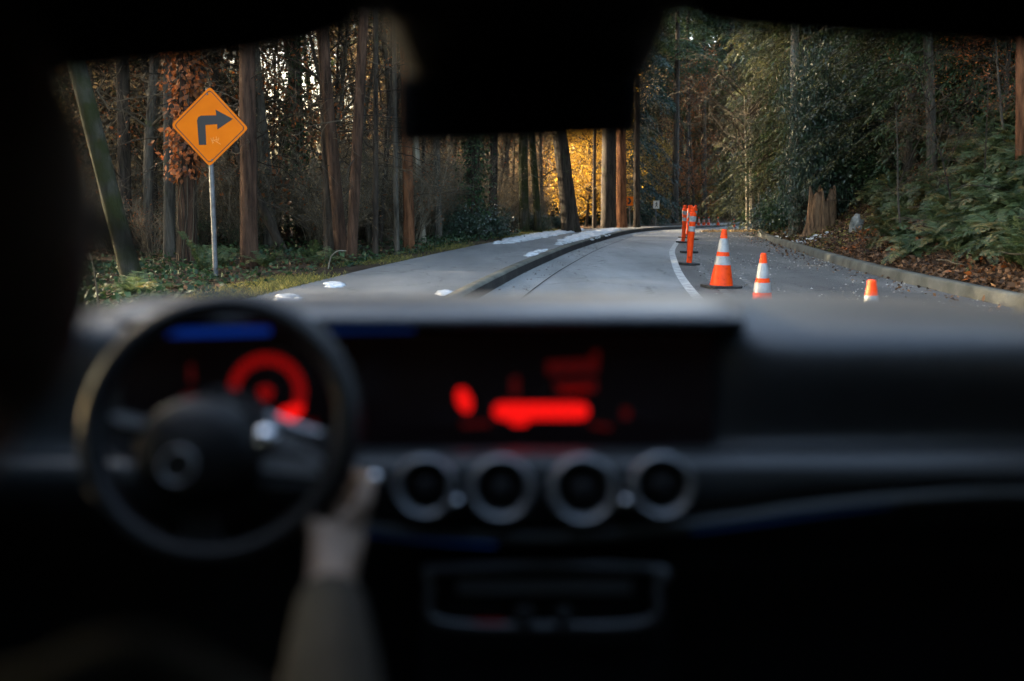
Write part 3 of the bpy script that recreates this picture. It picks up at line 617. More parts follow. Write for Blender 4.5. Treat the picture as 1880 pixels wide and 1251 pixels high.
def climb(root, c, rad, z0, z1, n, size, leaf_m, name, spread=.12, label=None, dense=1.):
    """leaves clinging round a trunk: a creeper of its own growing on the tree"""
    mb = MB(); z = z0+(z1-z0)*rng.random(n); p = np.stack([np.interp(z, c[:, 2], c[:, j]) for j in range(3)], 1); rr = np.interp(z, c[:, 2], rad)
    a = rng.random(n)*6.283; out = np.c_[np.cos(a), np.sin(a), 0*a]; dd = rr+np.abs(rng.normal(size=n))*spread*(.5+np.abs(noise2(z*2, a*1.5, 3))*1.3)
    C = p+out*dd[:, None]; leaves(mb, C, nrm(out*.5+rng.normal(size=(n, 3))*.5+np.array([0, 0, -.7])), out+rng.normal(size=(n, 3))*.4, size*(.6+.8*rng.random(n)), size*.75*(.6+.7*rng.random(n)))
    s = 26; az = rng.random(s)*6.283; zz = np.linspace(0, 1, 14); zt = z0+(z1-z0)*(.5+.5*rng.random(s))
    Z = np.minimum(zz[None]*zt[:, None], z1); A = az[:, None]+np.cumsum(rng.normal(size=(s, 14))*.18, 1)
    pc = np.stack([np.interp(Z, c[:, 2], c[:, j]) for j in range(3)], -1); rc = np.interp(Z, c[:, 2], rad)*1.04+.008
    btubes(mb, pc+np.stack([np.cos(A), np.sin(A), 0*A], -1)*rc[..., None], np.full((s, 14), .008), 4, rng.random(s), 1)
    o = mb.build(name, [M[leaf_m], M['twig']], None); o.location = root.location; return o

hero(238, 512, 128, 140, 11.6, 36, 'bark_moss', 'mossy green trunk leaning left, behind the driver\'s cap', H=14, limbs=0, crown='bare', name='leaning_tree', cat='tree', curve=(.12, 0))
hero(231, 515, 222, 110, 18.5, 24, 'bark_dark', 'dark straight trunk right behind the mossy leaning one', limbs=26)
hero(311, 512, 309, 130, 17., 20, 'bark_grey', 'slim grey trunk left of the creeper-covered trunk', limbs=22)
h = hero(344, 515, 341, 130, 16., 31, 'bark_red', 'brown trunk wrapped in withered creeper behind the diamond sign', limbs=16, h_lim=(1.2, 5), Lr=(.5, 1.2))
o = climb(h[0], h[1], h[2], 1.35, 5.0, 2200, .085, 'rust', 'creeper', .13); tag(o, 'withered brown creeper hanging round the trunk behind the diamond sign', 'creeper')
hero(458, 515, 455, 100, 15.2, 31, 'bark_red', 'thick straight red-brown trunk just right of the diamond sign', limbs=30, h_lim=(.8, 6), Lr=(.5, 1.3))
hero(503, 508, 488, 330, 21., 26, 'bark_grey', 'pale grey trunk close behind the thick red-brown one', limbs=10, crown='bare', name='grey_tree', cat='tree')
hero(534, 492, 478, 372, 19.5, 19, 'bark_dark', 'dark crooked trunk leaning left over the shaded hollow', H=9, limbs=14, crown='bare', name='leaning_tree', cat='tree')
h = hero(556, 488, 548, 250, 24., 22, 'bark_dark', 'ivy-clad dark trunk standing back in the shaded hollow', limbs=10)
o = climb(h[0], h[1], h[2], .3, 5.5, 2600, .085, 'ivy', 'ivy', .16); tag(o, 'dark green ivy climbing the trunk in the shaded hollow', 'ivy')
hero(607, 478, 597, 90, 18., 24, 'bark_dark', 'straight brown trunk, left one of the close pair', limbs=16)
hero(629, 482, 611, 200, 17.6, 23, 'bark_red', 'trunk bending outward at its foot, right one of the close pair', limbs=12, curve=(-.12, 0))
hero(645, 481, 668, 60, 17., 19.5, 'bark_red', 'slender trunk leaning right, beside the close pair', limbs=14)
hero(689, 482, 692, 60, 18., 11, 'bark_dark', 'thin dark pole-like trunk right of the slender leaning one', limbs=20, H=15)
hero(729, 474, 722, 60, 19.5, 10, 'bark_grey', 'thin grey-green trunk just left of the mirror edge', limbs=16, H=14, crown='bare', name='grey_tree', cat='tree')
hero(751, 470, 749, 250, 21., 19, 'bark_orange_sun', 'rusty red-brown trunk under the mirror\'s left corner', limbs=12)
hero(776, 452, 762, 240, 24., 14, 'bark_pale', 'bleached grey trunk leaning left under the mirror', limbs=8, crown='bare', name='grey_tree', cat='tree')
hero(806, 450, 802, 240, 26., 13, 'bark_grey', 'grey trunk behind the tallest twiggy shrubs', limbs=12, crown='bare', name='grey_tree', cat='tree')
h = hero(869, 440, 868, 240, 28., 24, 'bark_dark', 'dark ivy-covered trunk amid the twiggy shrubs', limbs=10)
o = climb(h[0], h[1], h[2], .5, 5.5, 2200, .10, 'ivy', 'ivy', .25); tag(o, 'dense dark ivy round the trunk amid the twiggy shrubs', 'ivy')
hero(905, 432, 905, 240, 32., 16, 'bark_dark', 'dark trunk left of the mossy forked pair', limbs=10)
hero(962, 428, 960, 240, 34., 18, 'bark_moss', 'mossy trunk, straight one of the forked pair', limbs=8, crown='bare', name='mossy_tree', cat='tree')
hero(990, 428, 974, 240, 34.5, 13, 'bark_moss', 'mossy trunk, left-leaning one of the forked pair', limbs=8, crown='bare', name='mossy_tree', cat='tree')
hero(932, 428, 928, 240, 36., 10, 'bark_grey', 'slim pale trunk between the dark and the mossy trunks', limbs=8, crown='bare', name='grey_tree', cat='tree')
hero(1048, 414, 1027, 240, 36., 29, 'bark_dark', 'big dark trunk with flared foot left of the golden leaves', limbs=14, flare=1.8)
hero(1117, 414, 1117, 240, 46., 27, 'bark_dark', 'massive dark straight trunk right of the golden leaves', limbs=10, H=26)
hero(1141, 412, 1141, 240, 48., 19, 'bark_orange_sun', 'orange-red trunk right beside the massive dark one', limbs=6, H=26)  # reddish bark and the sun on it, both in the bark colour
hero(1169, 412, 1168, 240, 50., 12, 'bark_dark', 'narrow dark trunk right of the chevron sign', limbs=8, H=26)
hero(1091, 413, 1092, 260, 47., 7, 'bark_dark', 'thin dark stem at the edge of the golden leaves', limbs=8, H=14, crown='bare', name='thin_tree', cat='tree')
# right side
hero(1457, 330, 1458, 80, 27., 17, 'bark_pale', 'pale straight trunk beside the glossy holly', limbs=6, H=22, h_lim=(4, 8))
hero(1712, 320, 1706, 100, 21., 18, 'bark_grey', 'grey-brown trunk rising from the ferns on the bank', limbs=14, H=18, h_lim=(1, 5))
hero(1873, 320, 1874, 70, 16., 17, 'bark_orange_sun', 'orange-lit trunk at the far right of the windscreen', limbs=4, H=18, h_lim=(3, 6))  # the orange sunlight on this trunk is put into its bark colour
for pb, pt, Y, wd, lab in ((1371, 1369, 45., 4.5, 'leftmost of the slim pale stems where the right kerb bends'), (1383, 1381, 45.5, 8, 'thickest of the slim pale stems where the right kerb bends'), (1394, 1391, 46., 3.5, 'rightmost of the slim pale stems where the right kerb bends'), (1378, 1376, 44., 3, 'thinnest pale stem in front where the right kerb bends')):
    hero(pb, 402, pt, 290, Y, wd, 'bark_pale', lab, limbs=8, H=6, crown='bare', name='slim_tree', cat='tree', flare=1.6, Lr=(.4, 1.2), thick=.01)
for pb, yb, pt, yt, Y, wd, lab in ((1239, 412, 1240, 300, 72., 13, 'dark trunk behind the walking-figure sign'), (1293, 408, 1292, 280, 84., 11, 'far dark trunk over the tiny cones'), (1345, 406, 1345, 280, 80., 15, 'stout dark trunk left of the slim pale stems'), (1262, 410, 1262, 280, 80., 9, 'narrow dark trunk above the delineator posts'), (1215, 410, 1214, 280, 78., 8, 'narrow far trunk just above the walking-figure sign')):
    hero(pb, yb, pt, yt, Y, wd, 'bark_dark', lab, limbs=8, H=26, nb=60)

rng = np.random.default_rng(9)
# ---- the forest behind: every tree a thing
GL = dict(high='dark conifer with a bare lower trunk deep in the left wood', bare='leafless grey tree deep in the left wood', tan='tree still in withered brown leaves deep in the left wood', low='dark bushy conifer deep in the left wood', gold='golden-leaved tree deep in the left wood')
GG = dict(high='straight conifers in the left wood', bare='leafless trees in the left wood', tan='tan-leaved trees in the left wood', low='bushy conifers in the left wood', gold='golden trees in the left wood')
def fill(n, xr, yr_, kinds, dist_edge, labels, groups, s=(.8, 1.15), r=1.0, side='L', maxtry=4000):
    c = 0; tr = 0
    while c < n and tr < maxtry:
        tr += 1; y = yr_[0]+(yr_[1]-yr_[0])*rng.random()
        off = dist_edge[0]+(dist_edge[1]-dist_edge[0])*rng.random()**1.3
        x = float(kL(y))-PATH_W-off if side == 'L' else float(kR(y))+off
        if not (xr[0] < x < xr[1]) or not free(x, y, r) or (side == 'L' and glade(x, y) == 1): continue
        k = kinds[rng.integers(0, len(kinds))]
        if side == 'L' and y > 25 and 470 < 940+x/y*FPX < 745:
            if rng.random() < .55: continue
            if k == 'low' or (k == 'tan' and 940+x/y*FPX < 630): k = 'high'
        if side == 'L' and 20 < y < 36 and 640 < 940+x/y*FPX < 735 and rng.random() < .8: continue
        if side == 'L' and glade(x, y) == 2: k = ('tan', 'bare')[rng.integers(0, 2)]; OCC.append((x, y, r*.5))
        shared_tree(k, x, y, labels[k], groups[k], s[0]+(s[1]-s[0])*rng.random()); c += 1
fill(34, (-60, 60), (19, 62), ['high', 'high', 'bare', 'bare', 'high'], (4.5, 16), GL, GG, r=.9)
fill(26, (-60, 60), (24, 70), ['tan', 'bare', 'tan', 'low', 'high'], (9, 24), GL, GG, r=1.1)
fill(46, (-80, 60), (26, 95), ['high', 'low', 'tan', 'high'], (20, 52), GL, GG, r=1.4)
for px, Y, k, v, s, lab in ((70, 26, 'low', 0, .8, 'dark bushy conifer far left behind the mossy leaning trunk'), (150, 30, 'low', 1, .9, 'blue-green conifer behind the mossy leaning trunk'), (205, 25, 'low', 0, .7, 'dark conifer behind the dark straight trunk at left'), (275, 31, 'low', 1, .9, 'blue-green conifer left of the creeper-covered trunk'), (375, 29, 'low', 0, .8, 'dark conifer far behind the diamond sign'), (20, 34, 'low', 1, 1., 'blue-green conifer at the far left edge'), (110, 40, 'low', 0, 1., 'dark conifer at the back on the far left')):
    x = (px-940)/FPX*Y; OCC.append((x, Y, .5)); shared_tree(k, x, Y, lab, None, s, v)
def saplings(n, y0, y1, o0, o1):
    for _ in range(n):
        for _t in range(30):
            y = y0+(y1-y0)*rng.random(); x = float(kL(y))-PATH_W-(o0+(o1-o0)*rng.random())
            if free(x, y, .25): break
        t = shared_tree('bare', x, y, 'thin leafless sapling tangled among the left wood\'s trunks', 'leafless saplings in the left wood', .34+.3*rng.random()); t.name = 'sapling'; t.rotation_euler = (rng.normal()*.09, rng.normal()*.09, rng.random()*6.28); OCC.append((x, y, .1))
saplings(66, 16, 44, 1.6, 9)
# trees standing alongside and behind the car, off to the left, that shade the road
fill(26, (-60, 60), (-14, 20), ['high'], (9, 45), GL, GG, r=1.4)
# far wall of wood outside the bend
FL = dict(low='far dark conifer beyond the bend of the road', high='tall far conifer beyond the bend of the road', gold='far golden tree beyond the bend of the road', tan='far brown-leaved tree beyond the bend of the road', bare='far bare tree')
FG = {k: 'far trees beyond the bend, '+k for k in FL}; FG = dict(low='bushy conifers beyond the bend', high='tall conifers beyond the bend', gold='golden trees beyond the bend', tan='tan-leaved trees beyond the bend', bare='bare trees beyond the bend')
c = 0; tr = 0
while c < 62 and tr < 3000:
    tr += 1; y = 58+62*rng.random(); px = 1040+420*rng.random(); x = (px-940)/FPX*y
    if x > kL(y)-PATH_W-1.0 and x < kR(y)+2: continue
    if not free(x, y, 1.2): continue
    if (y < 74 and 1130 < px < 1285) or (y < 78 and px > 1280): continue
    k = ['low', 'low', 'tan', 'low', 'high', 'low', 'high', 'low'][rng.integers(0, 8)]; OCC.append((x, y, .8)); shared_tree(k, x, y, FL[k], FG[k], .8+.4*rng.random()); c += 1
# golden trees lit at the forest edge
for px, Y, s, lab in ((1075, 52, .75, 'golden-leaved tree glowing between the two big dark trunks'), (1060, 56, .8, 'golden-leaved tree at the back of the glowing clump'), (1092, 55, .7, 'smaller golden tree right in the glowing clump'),
                      (1190, 74, .6, 'golden tree behind the chevron sign'), (1300, 90, .5, 'small golden bush-like tree above the tiny cones')):
    x = (px-940)/FPX*Y; shared_tree('gold', x, Y, lab, None, s)
for px, Y, k, v, s, lab in ((700, 37, 'tan', 0, .8, 'tan-leaved tree glowing behind the thin pole-like trunk'), (672, 40, 'tan', 1, .8, 'tan-leaved tree glowing behind the slender leaning trunk'), (735, 43, 'tan', 0, .9, 'pale tan tree behind the mirror\'s left edge'), (895, 55, 'tan', 1, .8, 'tan-leaved tree glowing left of the mossy forked pair'), (935, 52, 'tan', 1, .7, 'tan-leaved tree glowing behind the slim pale trunk'), (985, 56, 'tan', 0, .8, 'tan-leaved tree glowing behind the mossy forked pair'), (1010, 60, 'tan', 2, .8, 'rust-leaved tree glowing left of the big dark trunk')):
    shared_tree(k, (px-940)/FPX*Y, Y, lab, None, s, v)
# right bank trees
RL = dict(low='drooping conifer on the right bank', high='tall conifer on the right bank', tan='brown-leaved tree on the right bank', gold='golden tree on the right bank', bare='bare tree on the right bank')
RG = dict(low='drooping conifers on the right bank', high='tall conifers on the right bank', tan='brown-leaved trees on the right bank', gold='golden trees on the right bank', bare='bare trees on the right bank')
for px, Y, k, v, s, lab in ((1425, 47, 'low', 2, .8, 'olive drooping conifer left of the pale straight trunk'), (1392, 58, 'low', 2, .9, 'olive conifer rising behind the slim pale stems'), (1452, 39, 'low', 2, .62, 'small olive conifer in front of the pale straight trunk'),
                            (1500, 40, 'low', 0, .8, 'dark conifer behind the glossy holly'), (1600, 35, 'low', 0, .8, 'dark conifer right of the glossy holly'), (1660, 24, 'low', 2, .62, 'olive drooping conifer over the ferny bank'),
                            (1760, 22, 'low', 0, .6, 'dark conifer right of the grey-brown trunk'), (1830, 20, 'tan', 2, .55, 'rust-leaved small tree beside the orange-lit trunk'), (1785, 24, 'gold', 1, .55, 'golden-brown tree above the ferns'), (1860, 26, 'gold', 0, .6, 'golden tree behind the orange-lit trunk'), (1700, 32, 'tan', 2, .7, 'rust-leaved tree up behind the grey-brown trunk')):  # gold leaf colour here stands in for warm sun on shaded trees
    x = (px-940)/FPX*Y; OCC.append((x, Y, .5)); shared_tree(k, x, Y, lab, None, s, v)
for px, Y, k, v, s, lab in ((1480, 52, 'low', 1, 1., 'big dark conifer far behind the glossy holly'), (1530, 47, 'low', 0, 1., 'broad dark conifer behind the holly, uphill'), (1570, 42, 'low', 2, .9, 'olive conifer uphill between the holly and the grey-brown trunk'), (1620, 40, 'low', 1, .9, 'blue-green conifer uphill left of the grey-brown trunk'), (1680, 38, 'low', 0, .9, 'dark conifer directly uphill of the grey-brown trunk'), (1750, 34, 'low', 1, .85, 'blue-green conifer uphill right of the grey-brown trunk'), (1820, 32, 'low', 2, .8, 'olive conifer uphill near the orange-lit trunk')):
    x = (px-940)/FPX*Y; OCC.append((x, Y, .5)); shared_tree(k, x, Y, lab, None, s, v)
fill(26, (-60, 60), (16, 75), ['low', 'low', 'high', 'tan'], (6.5, 22), RL, RG, s=(.7, 1.), r=1.3, side='R')
fill(8, (-60, 60), (-12, 15), ['low', 'high'], (7, 20), RL, RG, s=(.8, 1.), r=1.5, side='R')

# ------------------------------------------------------------------ undergrowth
def shrub_mesh(name, n, H, spread, leaf=None, nleaf=0, pale=False, k=3, up=1.2, twig=(6, 3)):
    mb = MB(); az = rng.random(n)*6.283; s = np.c_[np.cos(az), np.sin(az), 0*az]*spread*rng.random((n, 1))*.5; s[:, 2] = -.1
    D = nrm(np.c_[np.cos(az)*spread*(.3+rng.random(n)), np.sin(az)*spread*(.3+rng.random(n)), up+0*az]); L = H*(.5+.6*rng.random(n))
    Q = limb_pts(s, D, L, .18*rng.random(n), 8, .09); btubes(mb, Q, np.linspace(1, .3, 8)[None]*(.008+.006*rng.random((n, 1))), k, rng.random(n)*.8, 1)
    Q2 = twigs(mb, Q, twig[0], (.15*H, .4*H), .55, .1, .0048, 5, 3, .2, (0, 1), 1); Q3 = twigs(mb, Q2, twig[1], (.05*H, .18*H), .6, .1, .0032, 4, 3, .2, (.2, 1), 1)
    if nleaf: leaf_cloud(mb, np.concatenate([Q2[:, 2:].reshape(-1, 3), Q3[:, 1:].reshape(-1, 3)]), nleaf, .03, .055, 0)
    return mb.mesh(name, [M[leaf or 'tan'], M['twig_pale' if pale else 'twig']])
SHR = [shrub_mesh('shrub', 46, 2.6, .45, 'tan', 700, True), shrub_mesh('shrub', 40, 2.2, .5, 'rust', 420, True), shrub_mesh('shrub', 54, 2.4, .35, 'tan', 260, True), shrub_mesh('shrub', 36, 1.5, .7, 'ivy', 900)]
def put(name, me, x, y, label, cat, group, s=1., sz=None, yaw=None, dz=0., tilt=.05):
    o = link(name, me, None, (x, y, float(G(x, y))+dz)); o.scale = (s, s, s*(sz or 1)); o.rotation_euler = (rng.normal()*tilt, rng.normal()*tilt, rng.random()*6.28 if yaw is None else yaw)
    return tag(o, label, cat, group)
SL = ['brown twiggy shrub with withered tan leaves at the left wood edge', 'twiggy shrub with a few rust leaves at the left wood edge', 'pale bare twiggy shrub at the left wood edge', 'low leafy green bramble at the left wood edge']
SG = ['tan-leaved shrubs at the left wood edge', 'rust-leaved shrubs at the left wood edge', 'bare shrubs at the left wood edge', 'green brambles at the left wood edge']
def shrubs(n, y0, y1, o0, o1, pr, s=(.7, 1.15)):
    for _ in range(n):
        y = y0+(y1-y0)*rng.random(); x = float(kL(y))-PATH_W-(o0+(o1-o0)*rng.random()**1.2); i = int(rng.choice(4, p=pr)); put('shrub', SHR[i], x, y, SL[i], 'shrub', SG[i], s[0]+(s[1]-s[0])*rng.random())
shrubs(44, 20, 43, 1.5, 4.5, [.42, .2, .23, .15])
shrubs(9, 15, 22, 3.5, 7., [.2, .3, .1, .4], (.5, .8))
shrubs(24, 18, 48, 6, 14, [.4, .4, .1, .1], (.8, 1.4))
# pale arching stems by the left window and a bent white twig
mb = MB(); b = P(181, 568, 9.5); b.z = float(G(b.x, b.y)); tube(mb, spline([b, P(178, 530, 9.5), P(172, 490, 9.5), P(164, 462, 9.5)], 14)-np.array(tuple(b)), np.linspace(.011, .004, 14), 6)
o = mb.build('bare_twig', M['twig_pale'], None, loc=b); tag(o, 'single pale bent stem left of the mossy leaning trunk', 'twig')
mb = MB(); b = P(603, 496, 15.5); b.z = float(G(b.x, b.y)); tube(mb, spline([b, P(605, 482, 15.5), P(609, 470, 15.5), P(620, 461, 15.5), P(636, 461, 15.5)], 16)-np.array(tuple(b)), np.linspace(.014, .006, 16), 6)
tag(mb.build('bare_twig', M['bark_pale'], None, loc=b), 'bleached hooked branch arching over the ivy below the close pair of trunks', 'twig')

# ferns
def fern_mesh(name, nf, L0, droop=.75, np_=44, dead=.08):
    mb = MB(); az = np.arange(nf)*2.399+rng.normal(size=nf)*.2; el = .75+.55*rng.random(nf)
    D = np.c_[np.cos(az)*np.cos(el), np.sin(az)*np.cos(el), np.sin(el)]; L = L0*(.65+.5*rng.random(nf))
    Q = limb_pts(np.zeros((nf, 3)), D, L, droop*(.7+.5*rng.random(nf)), 12, .02)
    col = np.where(rng.random(nf) < dead, .97, rng.random(nf)*.8); btubes(mb, Q, np.linspace(1, .3, 12)[None]*np.full((nf, 1), .005), 3, np.full(nf, .9))
    T = nf*np_*2; idx = np.repeat(np.arange(nf), np_*2); t = np.tile(np.repeat(np.linspace(.10, .99, np_), 2), nf); p, d = pick(Q, idx, t)
    side = np.tile([1, -1], nf*np_)[:, None]; hz = nrm(np.cross(d, [0, 0, 1.])); ln = L[idx]*.155*np.sin(np.clip(t*2.9+.25, 0, 3.1))**.7*(.85+.3*rng.random(T))+.008
    leaves(mb, p, hz*side+d*.35+np.array([0, 0, -.15])+rng.normal(size=(T, 3))*.08, np.cross(hz, d)+rng.normal(size=(T, 3))*.15, ln, .0145*L0*np.ones(T)*(.8+.4*rng.random(T)), np.clip(col[idx]+rng.normal(size=T)*.08, 0, 1), 0, .08)
    return mb.mesh(name, M['fern'])
FERN = [fern_mesh('fern', 24, 1.0), fern_mesh('fern', 18, .9, .6), fern_mesh('fern', 30, 1.15, .85), fern_mesh('fern', 9, .95, .45)]
def open_bank(x, y): return 1440 < 940+x/y*FPX < 1600 and y < 27 and x-kR(y) < 3.0      # bare leaf-strewn slope round stump, snow and boulder
def fern(px, py, Y, i, s, label, group=None):
    p = P(px, py, Y); put('fern', FERN[i], p.x, Y, label, 'fern', group, s, tilt=.12)
fern(252, 560, 10.2, 1, .72, 'fern arching over the steering wheel rim below the mossy trunk')
fern(372, 522, 14.6, 3, 1.0, 'fern with long upright fronds beside the foot of the sign post')
fern(410, 520, 15.2, 3, .7, 'little fern just right of the sign post')
fern(600, 500, 16., 1, .62, 'fern clump in the ivy below the hooked branch')
fern(577, 498, 17., 3, .72, 'yellowish fern left of the hooked branch')
fern(490, 512, 15., 1, .65, 'fern lying flat in the ivy right of the thick trunk')
for px, Y, i, s, lab in ((1835, 14.2, 2, 1.15, 'big silvery fern spilling down the bank at the windscreen\'s right end'), (1885, 13.4, 0, 1.1, 'fern at the very right end of the windscreen'), (1795, 15.2, 0, 1., 'fern left of the big silvery one'),
                         (1650, 17.5, 2, .9, 'wide fern under the grey-brown trunk'), (1628, 20, 0, .85, 'fern right of the pale boulder'), (1585, 26., 1, .7, 'yellow-green fern behind the pale boulder'), (1680, 15.8, 0, .9, 'fern below the grey-brown trunk, on its right'), (1730, 15.5, 2, .9, 'tall fern clump in the middle of the bank'), (1765, 14.5, 1, .9, 'fern between the tall clump and the silvery one')):
    p = P(px, 400, Y); put('fern', FERN[i], p.x, Y, lab, 'fern', None, s, tilt=.15)
for _ in range(64):
    y = 11+20*rng.random(); off = 2.3+4.2*rng.random(); x = float(kR(y))+off; i = int(rng.integers(0, 3))
    if open_bank(x, y): continue
    put('fern', FERN[i], x, y, 'green sword fern among others on the right bank', 'fern', 'ferns covering the right bank', .75+.5*rng.random(), tilt=.2)
for _ in range(34):
    y = 11.5+9*rng.random(); off = 2.3+2.8*rng.random(); x = float(kR(y))+off; i = int(rng.integers(0, 3))
    if open_bank(x, y): continue
    put('fern', FERN[i], x, y, 'green sword fern among others on the right bank', 'fern', 'ferns covering the right bank', .8+.5*rng.random(), tilt=.2)
for _ in range(56):
    y = 14.5+11*rng.random(); off = 1.5+4.0*rng.random()**.9; x = float(kR(y))+off; i = int(rng.integers(0, 3))
    if open_bank(x, y): continue
    put('fern', FERN[i], x, y, 'green sword fern among others on the right bank', 'fern', 'ferns covering the right bank', .8+.55*rng.random(), tilt=.25)
for _ in range(70):
    px = 1600+290*rng.random(); lo = np.interp(px, [1600, 1700, 1780, 1850, 1890], [402, 420, 440, 492, 505]); py = 318+(lo-318)*rng.random()**.8
    g = at_ground(px, py)
    if g.y < 40: put('fern', FERN[int(rng.integers(0, 3))], g.x, g.y, 'green sword fern among others on the right bank', 'fern', 'ferns covering the right bank', .6+.45*rng.random(), tilt=.25)
for px, Y, s in ((1650, 18.5, .17), (1690, 18, .13), (1745, 17, .18), (1800, 16.5, .15), (1835, 18, .2), (1620, 21, .2)):
    t = shared_tree('bare', (px-940)/FPX*Y, Y, 'thin bare sapling standing in the ferns of the right bank', 'bare saplings in the ferns on the right bank', s); t.name = 'sapling'; t.rotation_euler = (rng.normal()*.12, .1+rng.normal()*.15, rng.random()*6.28)
for _ in range(10):
    y = 24+18*rng.random(); off = 1.2+2.5*rng.random(); x = float(kR(y))+off; i = int(rng.integers(0, 3))
    if open_bank(x, y): continue
    put('fern', FERN[i], x, y, 'distant fern on the right bank before the bend', 'fern', 'distant ferns on the right bank', .6+.3*rng.random(), tilt=.2)
# leafy bushes on the right bank and the glossy holly
def bush_mesh(name, n, rx, rz, leafs, size, leaf_m, holes=.35):
    mb = MB(); nd = 60; d = rdir(nd, .2); q = d*np.array([rx, rx, rz])*(.35+.65*rng.random((nd, 1)))**.6; q[:, 2] = np.abs(q[:, 2])+.05*rz
    st = np.zeros((nd, 3)); st[:, :2] = rng.normal(size=(nd, 2))*.1*rx; L = np.linalg.norm(q-st, axis=1); Q = limb_pts(st, nrm(q-st), L, -.05, 6, .12); btubes(mb, Q, np.linspace(1, .3, 6)[None]*np.full((nd, 1), .012), 4, rng.random(nd)*.6, 1)
    Q2 = twigs(mb, Q, 5, (.15*rx, .4*rx), .8, .1, .006, 5, 3, .3, (0, .8), 1); leaf_cloud(mb, np.concatenate([Q[:, 3:].reshape(-1, 3), Q2[:, 1:].reshape(-1, 3)]), leafs, .09*rx, size, 0, .3); return mb.mesh(name, [M[leaf_m], M['twig']])
HOLLY = bush_mesh('holly', 0, 1.5, 3.4, 23000, .062, 'holly'); LAUREL = bush_mesh('laurel', 0, 1.3, 1.5, 6500, .10, 'ivy'); LAUREL2 = bush_mesh('laurel', 0, 1.2, 1.3, 5000, .085, 'holly')
for px, Y, s, sz, dz, lab in ((1518, 26.3, 1.0, 1.75, 1., 'tall glossy holly right of the pale straight trunk'), (1484, 26.0, .60, 2.9, .8, 'narrow glossy holly climbing in front of the pale trunk'), (1572, 25.8, .85, 1.3, .3, 'lower shoulder of holly leaning over the stump')):
    p = P(px, 366, Y); put('holly_bush', HOLLY, p.x, Y, lab, 'holly', None, s, sz, dz=0)
for px, Y, s, m_, lab in ((1425, 33., .9, LAUREL2, 'round dark bush at the kerb bend, left of the stump'), (1455, 31., .8, LAUREL, 'green bush just left of the stump'), (1612, 25.5, .8, LAUREL, 'dark leafy bush above the pale boulder'), (1540, 27.5, .7, LAUREL2, 'bush directly behind the stump, on its right')):
    p = P(px, 366, Y); put('leafy_bush', m_, p.x, Y, lab, 'bush', None, s)
for px, Y, s, lab in ((850, 27, .7, 'dark evergreen bush among the twiggy shrubs'), (890, 29, .8, 'evergreen bush at the foot of the ivy-covered trunk'), (1020, 36, .6, 'green bush at the flared foot of the big dark trunk'), (1065, 41, .5, 'low bush before the golden leaves')):
    p = P(px, 400, Y); x = min(p.x, float(kL(Y))-PATH_W-.8); put('leafy_bush', LAUREL2, x, Y, lab, 'bush', None, s)
# golden scrub where the right kerb bends
GOLDB = bush_mesh('gold_bush', 0, .9, .7, 2200, .09, 'gold')
for px, Y, s, lab in ((1388, 43.5, .9, 'sunlit golden scrub round the slim pale stems'), (1368, 45.5, .7, 'small golden scrub left of the slim pale stems'), (1402, 41.5, .6, 'golden scrub on the kerb bend, nearest the road')):
    p = P(px, 400, Y); put('golden_bush', GOLDB, max(p.x, float(kR(Y))+.5), Y, lab, 'bush', None, s)

# ground cover
def carpet(n, side, y0, y1, o0, o1, size, name, mt, label, lift=.03, pw=1., clump=None, updir=.6, upn=1., ypw=1.):
    y = y0+(y1-y0)*rng.random(n)**ypw; off = o0+(o1-o0)*rng.random(n)**pw
    x = kL(y)-PATH_W-off if side == 'L' else kR(y)+.2+off
    if clump is not None: k = noise2(x*1.3, y*1.1, clump)+rng.normal(size=n)*.3 > -.05; x, y, off = x[k], y[k], off[k]; n = len(x)
    C = np.c_[x, y, G(x, y)+lift*rng.random(n)**1.5]; mb = MB(); leaves(mb, C, rdir(n)*np.array([1, 1, updir]), rdir(n, upn*2), size*(.5+.9*rng.random(n)), size*.7*(.5+.8*rng.random(n)))
    return tag(mb.build(name, M[mt]), label, kind='stuff')
carpet(26000, 'L', 8, 34, .35, 5.5, .075, 'ivy_cover', 'ivy', 'ivy leaves carpeting the left verge', .16, 1.3, 4, ypw=1.5)
carpet(16000, 'L', 8, 50, .5, 16, .085, 'leaf_litter', 'litter', 'dead leaves on the floor of the left wood', .05)
carpet(42000, 'R', 8, 34, .02, 4.5, .085, 'leaf_litter', 'litter', 'brown dead leaves covering the right bank', .07, 1.2, ypw=1.5)
carpet(2600, 'R', 9, 22, .1, 3., .10, 'leaf_litter', 'rust', 'brighter fallen leaves among the litter of the right bank', .09, 1.1, 7)
carpet(700, 'R', 7, 40, -1.0, .0, .07, 'leaf_litter', 'litter', 'dead leaves blown along the right kerb', .02, .6)
carpet(9000, 'R', 20, 44, .0, 2.2, .06, 'ground_cover', 'grass', 'pale dry grass on the right bank towards the bend', .08)
def tufts(n, side, y0, y1, o0, o1, L, mt, label, clump=None):
    y = y0+(y1-y0)*rng.random(n)**1.3; off = o0+(o1-o0)*rng.random(n); x = kL(y)-PATH_W-off if side == 'L' else kR(y)+.2+off
    if clump is not None: k = noise2(x*.9, y*.7, clump)+rng.normal(size=n)*.2 > 0; x, y = x[k], y[k]; n = len(x)
    mb = MB(); d = rdir(n); d[:, 2] = .35+.7*rng.random(n); leaves(mb, np.c_[x, y, G(x, y)-.005], d, rdir(n), L*(.5+.9*rng.random(n)), .008*np.ones(n)); return tag(mb.build('grass', M[mt], smooth=False), label, kind='stuff')
tufts(26000, 'L', 9, 40, -.05, .75, .075, 'grass', 'yellow mossy grass along the footpath edge', 6)
